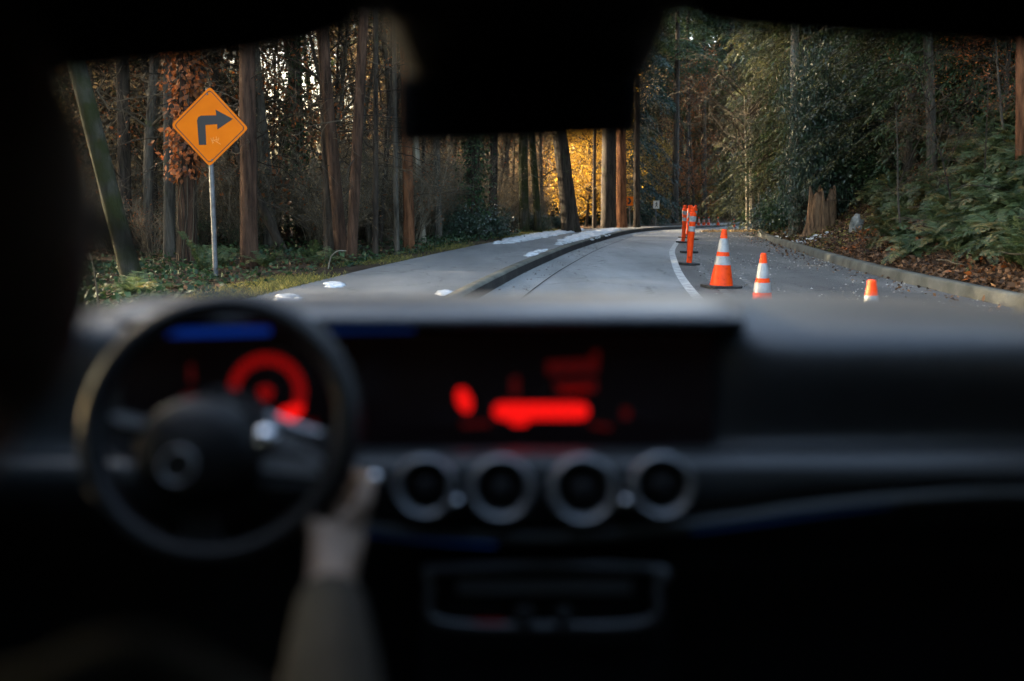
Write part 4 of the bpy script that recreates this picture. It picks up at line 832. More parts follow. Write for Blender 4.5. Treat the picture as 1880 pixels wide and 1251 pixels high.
# fallen sticks on the right bank
n = 110; y = 10+16*rng.random(n)**1.3; x = kR(y)+.5+3.2*rng.random(n); az = rng.random(n)*6.28
Q = limb_pts(np.c_[x, y, G(x, y)+.03], np.c_[np.cos(az), np.sin(az), .12+.1*rng.random(n)], .5+.9*rng.random(n), .1, 6, .07); Q[..., 2] = np.maximum(Q[..., 2], G(Q[..., 0], Q[..., 1])+.015)
mb = MB(); btubes(mb, Q, np.full((n, 6), .006)*(.6+.8*rng.random((n, 1))), 4, rng.random(n)); twigs(mb, Q, 3, (.1, .5), .7, .1, .0035, 4, 3)
tag(mb.build('fallen_twigs', M['twig']), 'dead twigs lying on the right bank', kind='stuff')

# ------------------------------------------------------------------ the car one looks out of
M['dash'] = noisy('dash', [(.3, (.011, .012, .0125)), (.7, (.017, .0185, .019))], 30., .46, bscale=260, bstr=.12, bdist=.001, spec=.5)
M['trim_dark'] = noisy('trim_dark', [(.3, (.012, .014, .015)), (.7, (.022, .025, .027))], 9., .38, vec_scale=(1, 6, 6), bstr=0, spec=.32)
M['black'] = noisy('black', [(.3, (.006, .006, .007)), (.7, (.010, .010, .011))], 40., .65, bstr=.1, bdist=.001, spec=.25)
M['lining'] = noisy('lining', [(.3, (.008, .009, .009)), (.7, (.013, .014, .014))], 60., .9, bstr=.1, bdist=.001, spec=.1)
M['leather'] = noisy('leather', [(.3, (.0035, .0038, .004)), (.7, (.006, .0065, .007))], 60., .45, bscale=300, bstr=.15, bdist=.001, spec=.18)
M['chrome'] = mat('chrome', (.62, .64, .67), .22, 1.)
M['satin'] = mat('satin', (.24, .255, .27), .40, .75)
M['paint_car'] = mat('paint_car', (.02, .022, .026), .3, .2)
M['screen'] = mat('screen', (.004, .004, .005), .25, emit=(1, .12, .08), estr=.00005)
M['mirror_black'] = mat('mirror_black', (.002, .002, .002), .8, spec=.1)
M['red_lit'] = mat('red_lit', (.05, 0, 0), .5, emit=(1, .006, .004), estr=.085)
M['red_mid'] = mat('red_mid', (.04, 0, 0), .5, emit=(1, .004, .003), estr=.016)
M['red_dim'] = mat('red_dim', (.03, 0, 0), .5, emit=(1, .01, .003), estr=.0034)
M['blue_lit'] = mat('blue_lit', (0, 0, .03), .5, emit=(.005, .05, .42), estr=.030)
M['blue_low'] = mat('blue_low', (0, 0, .02), .5, emit=(.004, .06, .30), estr=.016)
M['blue_dim'] = mat('blue_dim', (0, 0, .02), .5, emit=(.004, .05, .30), estr=.012)
M['pane'] = bpy.data.materials.new('pane'); M['pane'].use_nodes = True
_t = N(M['pane'], 'ShaderNodeBsdfTransparent'); _t.inputs[0].default_value = (.93, .95, .945, 1); Lk(M['pane'], _t.outputs[0], M['pane'].node_tree.nodes['Material Output'].inputs[0])
M['tint'] = mat('tint', (.006, .007, .008), .1)
M['side_glass'] = bpy.data.materials.new('side_glass'); M['side_glass'].use_nodes = True
_t = N(M['side_glass'], 'ShaderNodeBsdfTransparent'); _t.inputs[0].default_value = (.06, .065, .062, 1); Lk(M['side_glass'], _t.outputs[0], M['side_glass'].node_tree.nodes['Material Output'].inputs[0])  # unseen panes, made nearly opaque to keep the cabin dark

car = empty('car', (0, 0, 0), 'dark car interior framing the view: dashboard, steering wheel, mirror and roof edge', 'car')
XC = .03
def part(name, mb, m, parent=car, smooth=True): return mb.build(name, m, parent, smooth)
def loft(profiles, flip=False):
    mb = MB(); sheet(mb, np.array(profiles), flip=flip); return mb
def pxs(pts, Y): return [P(x, y, Y) for x, y in pts]

# roof lining and header (lower edge follows the top of the windscreen)
hx = [-1400, -200, 120, 420, 640, 760, 1000, 1240, 1300, 1600, 1880, 2300, 3300]
hy = [40, 40, 40, 36, 24, 18, 14, 16, 26, 50, 62, 80, 130]
prof_h = []
for x, y in zip(hx, hy):
    a = P(x, y, .92); prof_h.append([(a.x, .95, a.z), (a.x, .90, a.z-.002), (a.x, .86, a.z+.014), (a.x, .70, 1.40), (a.x, .3, 1.43), (a.x, -1.3, 1.42), (a.x, -1.3, 1.46), (a.x, .70, 1.46), (a.x, .95, a.z+.03), (a.x, .95, a.z)])
part('roof_lining', loft(prof_h), M['lining'])
def visor(pts, Y, name='sun_visor'):
    mb = MB(); q = np.array([tuple(P(x, y, Y)) for x, y in pts]); n = len(q)
    V = np.vstack([q, q+[0, .022, .004]]); a = np.arange(n); b = (a+1) % n
    mb.add(V, np.stack([a, b, b+n, a+n], 1)); mb.add(V, [list(a[::-1])]); mb.add(V, [list(a+n)])
    return bevel(part(name, mb, M['lining'], smooth=False), .007, 3)
visor([(-260, 150), (-40, 139), (120, 137), (300, 121), (430, 108), (560, 84), (640, 57), (655, 20), (660, -60), (-260, -60)], .84)
visor([(1285, -60), (1278, 24), (1300, 49), (1420, 64), (1600, 75), (1880, 92), (2150, 100), (2160, -60)], .84)
# mirror
mir = [(728, 150), (728, 254), (739, 267), (960, 262), (1164, 253), (1178, 243), (1184, 150), (1192, 138), (735, 138)]
mb = MB(); Ym = 1.02
q = np.array([tuple(P(x, y, Ym)) for x, y in mir]); n = len(q); V = np.vstack([q, q+[0, .035, .006]]); a = np.arange(n); b = (a+1) % n
mb.add(V, np.stack([a, b, b+n, a+n], 1)); mb.add(V, [list(a[::-1])]); mb.add(V, [list(a+n)])
mr = bevel(part('rear_view_mirror', mb, M['black'], smooth=False), .008, 3)
mb = MB(); q = np.array([tuple(P(x, y, Ym-.0015)) for x, y in [(750, 150), (750, 252), (1160, 240), (1166, 150)]]); mb.add(q, [[0, 1, 2, 3]]); part('mirror_glass', mb, M['tint'], mr, False)
mb = MB(); sec = []
for y, x0, x1, Y0, Y1 in ((5, 690, 1250, .90, 1.02), (40, 700, 1240, .92, 1.06), (75, 712, 1226, .96, 1.08), (110, 728, 1208, 1.0, 1.09), (145, 745, 1176, 1.03, 1.08)):
    a = P(x0, y, Y0); b = P(x1, y, Y0); sec.append([(a.x, Y1+.02, a.z), (a.x, Y0+.03, a.z), (a.x+.02, Y0, a.z), (b.x-.02, Y0, a.z), (b.x, Y0+.03, a.z), (b.x, Y1+.02, a.z), (a.x, Y1+.02, a.z)])
part('mirror_housing', loft(sec), M['mirror_black'], car)

# main dashboard: stations across the car, profile from the windscreen base down to the knee panel
xs = np.array([-.86, -.6, -.35, -.1, .1, .28, .33, .42, .55, .70, .86])
rows = []
for x in xs:
    k = np.clip((x-.27)/.08, 0, 1)      # passenger side swells towards the seats
    def pt(py, Y):  p = P(940, py, Y); return (x, Y, p.z)
    dr = 26*np.clip((x-.5)/.36, 0, 1)**2; dl = 26*np.clip((-x-.3)/.5, 0, 1)
    e = dr+dl
    A = [pt(540+e, 1.74), pt(543+e, 1.66), pt(549+e, 1.60)]
    B0 = [pt(556+e, 1.55), pt(566+e, 1.51), pt(580+e, 1.49), pt(600+e, 1.47), pt(640+e, 1.46), pt(700, 1.46), pt(760, 1.46), pt(835, 1.45), pt(850, 1.40)]
    B1 = [pt(562+e, 1.53), pt(576+e, 1.48), pt(596+e, 1.43), pt(622+e, 1.395), pt(652+e*.6, 1.382), pt(690+e*.3, 1.381), pt(735, 1.392), pt(805, 1.42), pt(830, 1.39)]
    B = [tuple(np.array(p0)*(1-k)+np.array(p1)*k) for p0, p1 in zip(B0, B1)]
    C = [pt(836, 1.335), pt(860, 1.318), pt(890, 1.312), pt(930, 1.318), pt(968, 1.335), pt(985, 1.36), pt(1010, 1.40), pt(1150, 1.42), pt(1400, 1.44)]
    rows.append(A+B+C)
d = part('dashboard', loft(rows), M['dash']); subsurf(d, 2)
# hood over the two screens
def hood(): 
    rows = []
    for x in np.linspace(215, 1366, 26):
        e = 1-min(1, (1366-x)/26, (x-215)/60); y0 = 548+10*e
        f = lambda py, Y: tuple(P(x, py, Y))
        rows.append([f(543+12*e, 1.60), f(549+12*e, 1.50), f(556+10*e, 1.43), f(566+8*e, 1.385), f(578+5*e, 1.36), f(589, 1.352), f(597-3*e, 1.358), f(601-4*e, 1.375), f(602-4*e, 1.42), f(602-4*e, 1.455)])
    return loft(rows)
M['hood'] = noisy('hood', [(.3, (.042, .045, .048)), (.7, (.060, .064, .068))], 30., .38, bscale=260, bstr=.12, bdist=.001, spec=.5)  # paler copy of dash: the sky's reflection on top is put into the colour
part('instrument_hood', hood(), M['hood'])
def slab(name, pts, Y, dy, m, parent=car, bev=.004):
    mb = MB(); q = np.array([tuple(P(x, y, Y)) for x, y in pts]); n = len(q); V = np.vstack([q, q+[0, dy, 0]]); a = np.arange(n); b = (a+1) % n
    mb.add(V, np.stack([a, b, b+n, a+n], 1)); mb.add(V, [list(a[::-1])]); mb.add(V, [list(a+n)])
    o = part(name, mb, m, parent, False)
    if bev: bevel(o, bev, 2)
    return o
cl = slab('instrument_cluster', [(225, 612), (225, 834), (648, 834), (648, 612)], 1.415, .03, M['screen'])
ct = slab('centre_screen', [(654, 612), (654, 830), (1308, 830), (1308, 612)], 1.415, .03, M['screen'])
Yd = 1.4135
def glow(name, pts, m, parent, Y=Yd):
    mb = MB(); q = np.array([tuple(P(x, y, Y)) for x, y in pts]); mb.add(q, [list(range(len(q)))]); return part(name, mb, m, parent, False)
def arc(cx, cy, r0, r1, a0, a1, n=24, rw=None):
    t = np.radians(np.linspace(a0, a1, n)); w_ = np.ones(n) if rw is None else np.interp(np.linspace(0, 1, n), np.linspace(0, 1, len(rw)), rw)
    out = [(cx+r1*math.cos(u), cy-r1*math.sin(u)) for u in t]; inn = [(cx+(r1-(r1-r0)*k)*math.cos(u), cy-(r1-(r1-r0)*k)*math.sin(u)) for u, k in zip(t, w_)]
    return out+inn[::-1]
def glow_arc(name, cx, cy, r0, r1, a0, a1, m, parent, rw=None, n=28):
    p = arc(cx, cy, r0, r1, a0, a1, n, rw); k = len(p)//2; mb = MB(); q = np.array([tuple(P(x, y, Yd)) for x, y in p])
    mb.add(q, [[i, i+1, 2*k-2-i, 2*k-1-i] for i in range(k-1)]); return part(name, mb, m, parent, False)
glow_arc('dial_ring', 490, 721, 52, 71, 200, -20, M['red_mid'], cl)
glow_arc('dial_pointer_arc', 490, 721, 52, 73, -20.5, -75, M['red_lit'], cl, (.8, 1.6, 1.1))
glow_arc('dial_foot_arc', 490, 721, 52, 69, -75.5, -115, M['red_mid'], cl)
glow('dial_reading', [(474, 712), (492, 708), (502, 716), (498, 732), (486, 736), (476, 728)], M['red_mid'], cl)
glow('base_bar', [(470, 776), (580, 772), (582, 784), (470, 790)], M['red_dim'], cl)
glow('small_gauge', [(346, 672), (354, 668), (357, 700), (347, 702)], M['red_dim'], cl); glow('small_gauge', [(335, 724), (360, 720), (360, 732), (335, 734)], M['red_dim'], cl)
def pill(x0, y0, x1, y1, n=8):
    r = (y1-y0)/2; cy = (y0+y1)/2
    return [(x0+r-r*math.sin(a), cy-r*math.cos(a)) for a in np.linspace(0, math.pi, n)]+[(x1-r+r*math.sin(a), cy+r*math.cos(a)) for a in np.linspace(0, math.pi, n)]
glow('menu_bar', pill(906, 740, 1081, 770), M['red_lit'], ct); glow('menu_drop', [(930, 770.5), (975, 770.5), (964, 781), (943, 781)], M['red_lit'], ct)
glow('round_icon', [(852+14*math.cos(a)-3*math.sin(a), 735-22*math.sin(a)-4*math.cos(a)*-1) for a in np.linspace(0, 6.283, 20)[:-1]], M['red_lit'], ct)
for p_, m_ in (([(1004, 664), (1098, 660), (1098, 684), (1004, 688)], M['red_dim']), ([(1086, 648), (1100, 644), (1100, 662), (1086, 664)], M['red_dim']), ([(1016, 702), (1095, 698), (1095, 720), (1024, 722)], M['red_dim']), ([(1030, 713), (1082, 710), (1082, 720), (1030, 722)], M['red_mid']), ([(938, 694), (953, 692), (953, 726), (938, 728)], M['red_dim']), ([(1142, 750), (1156, 750), (1158, 768), (1142, 770)], M['red_dim']), ([(845, 776), (900, 772), (900, 782), (850, 785)], M['red_dim']), ([(1084, 776), (1124, 782), (1120, 790), (1084, 785)], M['red_dim'])):
    glow('menu_text', p_, m_, ct)
# ambient light strips
def strip_tube(name, pts, Y, r, m, n=24, parent=car):
    mb = MB(); tube(mb, spline([P(x, y, Y) for x, y in pts], n), r, 8); return part(name, mb, m, parent)
strip_tube('light_strip', [(300, 612), (400, 610), (495, 607)], 1.405, .0055, M['blue_lit']); strip_tube('light_strip', [(606, 607), (680, 605), (760, 604)], 1.405, .0045, M['blue_dim'])
strip_tube('light_strip', [(668, 974), (740, 984), (830, 992), (910, 997)], 1.300, .0045, M['blue_low']); strip_tube('light_strip', [(1270, 974), (1400, 957), (1500, 942), (1640, 924)], 1.300, .0035, mat('blue_faint', (0, 0, .02), .5, emit=(.004, .06, .28), estr=.007))
# trim line below the vents
strip_tube('trim_line', [(640, 962), (760, 980), (940, 988), (1120, 980), (1300, 958), (1500, 930), (1700, 911), (1900, 903), (2100, 905)], 1.300, .0085, mat('trim_grey', (.075, .085, .09), .4), 40)
# trim panel on the passenger side and behind the vents: slightly proud
rows = []
for x in np.linspace(655, 2050, 30):
    lo = np.interp(x, [640, 940, 1300, 1500, 1700, 1900, 2100], [956, 976, 948, 920, 902, 896, 897]); f = lambda py, Y: tuple(P(x, py, Y))
    rows.append([f(822, 1.36), f(830, 1.325), f(842, 1.305), f(866, 1.292), f(lo-26, 1.290), f(lo-6, 1.296), f(lo, 1.315)])
part('trim_panel', loft(rows), M['trim_dark'])
# four round air vents
def vent(cx, cy, r):
    Y = 1.283; s = Y/FPX; mx = Matrix.Translation(P(cx, cy, Y)) @ Matrix.Rotation(R(90-12), 4, 'X')
    r *= s; mb = MB(); lathe(mb, [(r*.98, -.012), (r, .002), (r*.97, .010), (r*.90, .014), (r*.84, .013), (r*.77, .006), (r*.73, -.012)], 40, 0, mx); v = part('air_vent', mb, M['satin'])
    mb = MB(); lathe(mb, [(r*.74, -.010), (0.001, -.011)], 32, 0, mx); part('vent_cavity', mb, M['black'], v)
    mb = MB(); lathe(mb, [(r*.30, -.010), (r*.30, .004), (r*.24, .008), (0.001, .009)], 24, 0, mx)
    for a in np.arange(6)*math.pi/3: box(mb, mx @ Vector((r*.48*math.cos(a), r*.48*math.sin(a), -.003)), (r*.42, .003, .006), 0, mx.to_3x3().to_4x4() @ Matrix.Rotation(a, 4, 'Z'))
    part('vent_vanes', mb, M['black'], v)
for c_ in ((781, 893, 60), (920, 896, 63), (1070, 898, 66), (1214, 891, 62)): vent(*c_)
for cx, cy, r in ((837, 923, 13), (1150, 922, 12), (688, 879, 14)):
    Y = 1.278; mx = Matrix.Translation(P(cx, cy, Y)) @ Matrix.Rotation(R(70), 4, 'X'); rr = r*Y/FPX; mb = MB()
    lathe(mb, [(rr, -.012)]+[(rr*math.cos(a), rr*.9*math.sin(a)) for a in np.linspace(0, 1.55, 8)], 20, 0, mx); part('knob', mb, M['chrome'])
# lower dash, centre console with its silver frame, knobs and a red display
slab('lower_dash', [(560, 1000), (560, 1300), (2200, 1300), (2200, 960), (1500, 1000)], 1.40, .05, M['black'])
cs = slab('centre_console', [(770, 1030), (770, 1330), (1230, 1330), (1230, 1030)], 1.33, .06, M['black'])
fr = [(782, 1046), (1000, 1038), (1212, 1046), (1206, 1075), (1188, 1140), (1000, 1150), (806, 1140), (788, 1075)]
mb = MB(); q = [P(x, y, 1.31) for x, y in fr]; pts = spline(q+[q[0]], 60); tube(mb, pts, .0058, 10, cap=False); part('console_frame', mb, M['satin'], cs)
slab('console_bar', [(840, 1066), (840, 1090), (1160, 1090), (1160, 1066)], 1.315, .01, M['satin'], cs, .003)
for cx in (962, 1034):
    mx = Matrix.Translation(P(cx, 1130, 1.315)) @ Matrix.Rotation(R(70), 4, 'X'); mb = MB(); lathe(mb, [(.014, -.01), (.014, .008), (.011, .012), (.001, .012)], 20, 0, mx); part('console_knob', mb, M['trim_dark'], cs)
glow('console_display', [(872, 1140), (925, 1140), (925, 1150), (872, 1150)], M['red_dim'], cs, 1.308)

# steering wheel
YW = 1.19; W0 = P(405, 783, YW); TL = R(24)
WM = Matrix.Translation(W0) @ Matrix(((1, 0, 0, 0), (0, math.sin(TL), -math.cos(TL), 0), (0, math.cos(TL), math.sin(TL), 0), (0, 0, 0, 1)))
sw = YW/FPX
def wl(px, py, c=0.): return WM @ Vector(((px-405)*sw, (795-py)*sw/.985, c))
RW = 240*sw
swt = bpy.data.objects.new('steering_wheel', None); COL.objects.link(swt); swt.parent = car; swt.location = W0
def wpart(name, mb, m, smooth=True):
    o = mb.build(name, m, swt, smooth); o.location = -W0; return o
a = np.linspace(0, 2*math.pi, 97); mb = MB()
circ = np.array([tuple(WM @ Vector((RW*math.cos(u), RW*math.sin(u)*(1 if math.sin(u) > -.75 else 1), 0))) for u in a[:-1]])
n = 96; k = 16; th = np.arange(k)*2*math.pi/k; V = []
ax = np.array(tuple(WM.to_3x3() @ Vector((0, 0, 1))))
for i in range(n):
    rad = nrm(circ[i]-np.array(tuple(W0))); V.append(circ[i]+.0165*np.cos(th)[:, None]*rad+.0185*np.sin(th)[:, None]*ax)
V = np.array(V).reshape(-1, 3); idx = np.arange(n*k).reshape(n, k); i1 = np.roll(idx, -1, 0)
mb.add(V, np.stack([idx, np.roll(idx, -1, 1), np.roll(i1, -1, 1), i1], -1).reshape(-1, 4)[:, ::-1]); M['rim'] = noisy('rim', [(.3, (.0032, .0034, .0036)), (.7, (.0055, .006, .0064))], 60., .40, bscale=300, bstr=.15, bdist=.001, spec=.3)
wpart('rim', mb, M['rim'])
mb = MB(); lathe(mb, [(.062, -.03), (.070, 0), (.068, .016), (.058, .030), (.040, .038), (.001, .041)], 40, 0, WM @ Matrix.Translation(((372-405)*sw, (848-795)*-sw, .0)) @ Matrix.Scale(1.12, 4, (1, 0, 0))); wpart('hub', mb, M['leather'])
mb = MB(); tube(mb, [WM @ Vector(((352-405)*sw+.02*math.cos(u), (878-795)*-sw+.02*math.sin(u), .0405)) for u in np.linspace(0, 6.283, 33)], .0018, 8, cap=False); wpart('emblem', mb, M['satin'])
def spoke(pts, z0, z1, m, name, bev=.005):
    mb = MB(); prism(mb, [((x-405)*sw, (795-y)*sw) for x, y in pts], z0, z1, WM); o = wpart(name, mb, m, False); bevel(o, bev, 3); return o
spoke([(440, 800), (480, 790), (560, 812), (640, 800), (645, 850), (600, 905), (500, 900), (440, 890)], -.012, .004, M['black'], 'spoke')
spoke([(310, 795), (230, 765), (168, 765), (166, 815), (230, 860), (310, 880)], -.012, .004, M['black'], 'spoke')
spoke([(350, 900), (410, 900), (425, 1030), (345, 1030)], -.012, .004, M['black'], 'spoke')
spoke([(476, 810), (500, 800), (560, 828), (604, 856), (600, 872), (560, 846), (486, 836)], .0045, .013, M['satin'], 'button_row', .003)
spoke([(484, 848), (590, 866), (600, 890), (492, 880)], .0045, .012, M['satin'], 'button_row', .003)
spoke([(484, 890), (596, 900), (585, 915), (495, 908)], .0045, .010, M['trim_dark'], 'button_row', .003)
spoke([(204, 772), (240, 776), (278, 788), (268, 800), (225, 794), (206, 784)], .0045, .012, M['satin'], 'button_row', .003)
mb = MB(); lathe(mb, [(.015, -.004), (.015, .006), (.010, .011), (.001, .012)], 20, 0, WM @ Matrix.Translation(((497-405)*sw, (822-795)*-sw, .012))); wpart('thumb_knob', mb, M['chrome'])
mb = MB(); tube(mb, [W0, W0+Vector((0, .22, -.10))], (.05, .06), 20); wpart('steering_column', mb, M['black'])
mb = MB(); tube(mb, spline([W0+Vector((.03, .06, 0)), wl(590, 800, -.06), wl(622, 812, -.05)], 10), (.010, .008, .007, .007, .007, .007, .008, .010, .011, .009), 10); wpart('stalk', mb, M['satin'])

# shell: pillars, doors, glass, floor, seat, bonnet
def quad(name, pts, m, th=.02, parent=car):
    o = slabw(name, pts, m, parent); md = o.modifiers.new('thick', 'SOLIDIFY'); md.thickness = th; md.offset = 0
    if th == 0: o.modifiers.clear()
    return o
def slabw(name, pts, m, parent=car):
    mb = MB(); q = np.array([tuple(p) for p in pts], float); mb.add(q, [list(range(len(q)))]); return part(name, mb, m, parent, False)
for sx in (-1, 1):
    X = XC+sx*.91; mb = MB(); tube(mb, spline([(X, 1.78, .98), (X-sx*.06, 1.45, 1.17), (X-sx*.16, 1.1, 1.33), (X-sx*.20, .8, 1.42)], 16), .045, 10); part('windscreen_pillar', mb, M['lining'])
    dr = quad('door', [(X, 1.75, .25), (X, 1.75, .97), (X, -1.3, .97), (X, -1.3, .25)], M['black'], .05)
    quad('side_window', [(X, 1.74, .985), (X-sx*.18, .85, 1.41), (X-sx*.18, -1.28, 1.41), (X, -1.28, .985)], M['side_glass'], 0., car)
quad('rear_light_block', [(-.90, -1.32, .25), (.96, -1.32, .25), (.96, -1.32, 1.45), (-.90, -1.32, 1.45)], M['lining'])  # added unseen solid back, no rear window, keeps light out of the cabin
quad('floor_pan', [(-.88, -1.3, .22), (.94, -1.3, .22), (.94, 1.8, .22), (-.88, 1.8, .22)], M['lining'])
quad('firewall', [(-.90, 1.80, .22), (.96, 1.80, .22), (.96, 1.80, .95), (-.90, 1.80, .95)], M['black'])
rows = []
for x in np.linspace(-.92, .98, 13):
    q = 1-((x-.03)/.95)**2; rows.append([(x, 1.86, .86+.07*q), (x, 2.2, .82+.07*q), (x, 2.6, .76+.06*q), (x, 2.85, .68+.03*q), (x, 2.95, .5)])
part('bonnet', loft(rows), M['paint_car'])
rows = []
for x in np.linspace(-.86, .92, 15):
    q = 1-((x-.03)/.9)**2; rows.append([(x*.80+.006, .93+.03*q, 1.385), (x*.87, 1.15+.03*q, 1.29+.01*q), (x*.93, 1.4+.05*q, 1.165), (x, 1.74+.06*q, .975)])
part('windscreen', loft(rows), M['pane'])
mb = MB(); box(mb, (-.35, .1, .62), (.5, .14, .7), 0, Matrix.Rotation(R(-14), 4, 'X')); box(mb, (-.35, .35, .36), (.5, .52, .18)); st = part('driver_seat', mb, M['leather'], car, False); bevel(st, .05, 4)
mb = MB(); box(mb, (-.37, .13, 1.14), (.26, .09, .17), 0, Matrix.Rotation(R(-10), 4, 'X')); bevel(part('headrest', mb, M['leather'], st, False), .035, 4)

# ------------------------------------------------------------------ the driver
M['skin'] = noisy('skin', [(.3, (.15, .105, .075)), (.7, (.21, .148, .105))], 20., .55, bscale=150, bstr=.1, bdist=.001)
M['jacket'] = noisy('jacket', [(.3, (.018, .018, .014)), (.7, (.030, .029, .023))], 40., .9, bscale=220, bstr=.3, bdist=.001, spec=.1)
M['sleeve'] = noisy('sleeve', [(.3, (.016, .015, .012)), (.7, (.028, .026, .021))], 30., .9, bscale=220, bstr=.3, bdist=.001, spec=.1)
M['cap'] = noisy('cap', [(.3, (.010, .011, .012)), (.7, (.018, .019, .02))], 40., .9, bstr=.1, bdist=.001, spec=.1)
M['hair_shade'] = mat('hair_shade', (.012, .009, .007), .6); M['trousers'] = noisy('trousers', [(.3, (.015, .017, .022)), (.7, (.03, .033, .04))], 30., .9, bstr=.2, bdist=.001)
drv = empty('person', (-.36, .38, .45), 'driver in a dark cap and jacket gripping the wheel, seen from behind', 'person')
def skin(name, chains, m, parent, root=0, lv=2):
    """chains: list of lists of (x,y,z,r); equal points are merged; grown by a Skin modifier"""
    V = []; E = []; Rr = []
    def vid(p):
        for i, q in enumerate(V):
            if (Vector(q)-Vector(p[:3])).length < 1e-5: return i
        V.append(tuple(p[:3])); Rr.append(p[3]); return len(V)-1
    for c in chains:
        ids = [vid(p) for p in c]; E += list(zip(ids, ids[1:]))
    me = bpy.data.meshes.new(name); me.from_pydata(V, E, []); me.skin_vertices.new() if hasattr(me.skin_vertices, 'new') else None
    o = link(name, me, parent); o.location = -Vector(parent.location) if parent is drv else (0, 0, 0)
    sm = o.modifiers.new('skin', 'SKIN'); sm.use_smooth_shade = True
    if not me.skin_vertices:
        bpy.context.view_layer.objects.active = o
    sv = me.skin_vertices[0].data
    for i, r in enumerate(Rr): sv[i].radius = (r, r); sv[i].use_root = (i == root)
    me.materials.append(m); subsurf(o, lv); return o
HX = -.335
SR, EL, WR = (-.19, .46, .93, .052), (-.135, .70, .735, .044), None
# right hand: palm outside the rim at about four o'clock
hc = wl(612, 960, .0)
wrist = P(606, 1062, 1.10); wr = (wrist.x, wrist.y, wrist.z, .029)
pm = P(612, 995, 1.145); palm = (pm.x, pm.y, pm.z, .030)
kn = P(630, 945, 1.165)
def fp(px, py, Y, r): p = P(px, py, Y); return (p.x, p.y, p.z, r)
fingers = [
 [palm, fp(668, 925, 1.150, .011), fp(676, 886, 1.185, .0095), fp(652, 872, 1.222, .0088), fp(622, 884, 1.228, .0075)],     # index, reaching up along the rim
 [palm, fp(664, 948, 1.150, .011), fp(662, 912, 1.188, .0098), fp(636, 903, 1.226, .009), fp(606, 914, 1.226, .0078)],
 [palm, fp(656, 970, 1.150, .0108), fp(648, 938, 1.190, .0094), fp(620, 932, 1.226, .0086), fp(594, 944, 1.222, .0075)],
 [palm, fp(644, 994, 1.150, .010), fp(630, 966, 1.188, .0085), fp(606, 962, 1.220, .0078), fp(584, 972, 1.214, .0068)],
 [palm, fp(580, 976, 1.130, .013), fp(568, 946, 1.142, .0110), fp(582, 914, 1.150, .0098), fp(596, 892, 1.156, .008)]]    # thumb
# left hand at about nine o'clock
lwr = (-.42, .80, .60, .029); lpalm = (-.37, .865, .590, .030)
lf = [[lpalm, (-.335, .925, .600, .011), (-.325, .965, .592, .0095), (-.322, .985, .575, .0085)], [lpalm, (-.352, .940, .596, .011), (-.345, .985, .588, .0098), (-.342, 1.005, .570, .0088)],
      [lpalm, (-.370, .942, .592, .0105), (-.368, .982, .583, .0094), (-.366, 1.000, .566, .0084)], [lpalm, (-.390, .932, .588, .0095), (-.392, .966, .580, .0085), (-.392, .982, .566, .0075)],
      [lpalm, (-.330, .870, .606, .0125), (-.308, .900, .610, .0105), (-.300, .925, .604, .0085)]]
pel = (-.36, .36, .50, .125); sp = (-.36, .33, .68, .120); ch = (-.36, .36, .86, .125); nb_ = (-.36, .43, .985, .062); nk = (HX, .49, 1.055, .054); h1 = (HX, .545, 1.125, .072); h2 = (HX, .56, 1.200, .088); h3 = (HX, .56, 1.250, .070)
chains = [[pel, sp, ch, nb_, nk, h1, h2, h3],
          [h1, (HX, .635, 1.092, .030)], [h2, (HX, .640, 1.165, .022), (HX, .668, 1.142, .011)], [h2, (HX+.082, .56, 1.165, .018), (HX+.094, .55, 1.170, .012)], [h2, (HX-.082, .56, 1.165, .018), (HX-.094, .55, 1.170, .012)],
          [ch, SR, EL, wr, palm]]+fingers+[[ch, (-.53, .46, .93, .052), (-.60, .62, .70, .044), lwr, lpalm]]+lf+[
          [pel, (-.26, .45, .47, .085), (-.22, .88, .50, .062), (-.22, 1.12, .32, .042), (-.22, 1.28, .27, .036)], [pel, (-.46, .45, .47, .085), (-.52, .88, .50, .062), (-.50, 1.12, .32, .042), (-.50, 1.28, .27, .036)]]
skin('body', chains, M['skin'], drv)
def mid(a, b, t, r): return tuple(a[i]*(1-t)+b[i]*t for i in range(3))+(r,)
skin('jacket', [[(-.36, .35, .54, .14), (-.36, .33, .68, .138), (-.36, .36, .86, .146), (-.36, .42, .965, .082), (-.345, .475, 1.035, .072)], [(-.36, .36, .86, .146), (-.19, .46, .93, .068), (-.15, .64, .785, .060)], [(-.36, .36, .86, .146), (-.53, .46, .93, .068), (-.60, .62, .70, .060), mid((-.60, .62, .70), lwr, .5, .050), mid((-.60, .62, .70), lwr, .86, .042)]], M['jacket'], drv)
skin('sleeve', [[(-.15, .64, .785, .062), (-.135, .70, .735, .061), mid(EL, wr, .5, .050), mid(EL, wr, .80, .042), mid(EL, wr, .90, .040)]], M['sleeve'], drv)
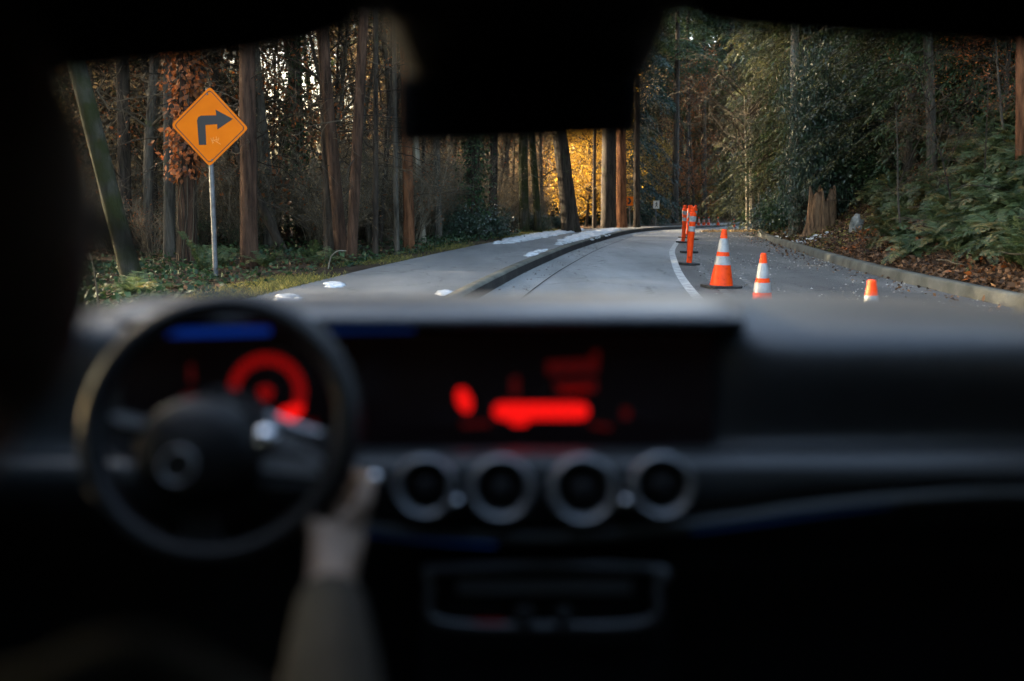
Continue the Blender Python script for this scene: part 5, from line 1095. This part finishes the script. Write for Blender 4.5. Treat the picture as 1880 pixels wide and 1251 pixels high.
skin('trousers', [[(-.36, .36, .50, .142), (-.26, .45, .47, .105), (-.22, .88, .50, .080), (-.22, 1.12, .32, .060)], [(-.36, .36, .50, .142), (-.46, .45, .47, .105), (-.52, .88, .50, .080), (-.50, 1.12, .32, .060)]], M['trousers'], drv)
# cap: crown shell, button and curved peak
bm = bmesh.new(); bmesh.ops.create_uvsphere(bm, u_segments=40, v_segments=20, radius=1)
bmesh.ops.delete(bm, geom=[v for v in bm.verts if v.co.z < -.05], context='VERTS')
for v in bm.verts: v.co = Vector((v.co.x*.090, v.co.y*.114, v.co.z*(.118 if v.co.y < 0 else .112)))
me = bpy.data.meshes.new('cap'); bm.to_mesh(me); bm.free(); me.materials.append(M['cap'])
for p_ in me.polygons: p_.use_smooth = True
cap = link('cap', me, drv, Vector((HX-.008, .575, 1.212))-Vector(drv.location)); cap.rotation_euler = (R(-4), 0, R(-8)); sd_ = cap.modifiers.new('t', 'SOLIDIFY'); sd_.thickness = .004
rows = []
for t in np.linspace(0, 1, 9):
    row = []
    for u in np.linspace(-1, 1, 17):
        x = u*(.086-.008*t**2); y = .116*math.sqrt(max(0, 1-(u*.93)**2))*(1-.0*t)+t*.105*(1-.40*u*u); row.append((x, y, -.004-.022*t-.022*u*u*(.5+.5*t)))
    rows.append(row)
mb = MB(); sheet(mb, rows); pk = mb.build('peak', M['cap'], cap); sd_ = pk.modifiers.new('t', 'SOLIDIFY'); sd_.thickness = .005; subsurf(pk, 1)
bm = bmesh.new(); bmesh.ops.create_uvsphere(bm, u_segments=32, v_segments=18, radius=1)
bmesh.ops.delete(bm, geom=[v for v in bm.verts if v.co.y > .45 or v.co.z < -.80], context='VERTS')
for v in bm.verts: v.co = Vector((v.co.x*.0945, v.co.y*.107, v.co.z*.150))  # hair drawn low and dark, standing in for shade on cheek and neck
me = bpy.data.meshes.new('hair_shade'); bm.to_mesh(me); bm.free(); me.materials.append(M['hair_shade'])
for p_ in me.polygons: p_.use_smooth = True
hr = link('hair_shade', me, drv, Vector((HX, .562, 1.19))-Vector(drv.location)); sd_ = hr.modifiers.new('t', 'SOLIDIFY'); sd_.thickness = .006
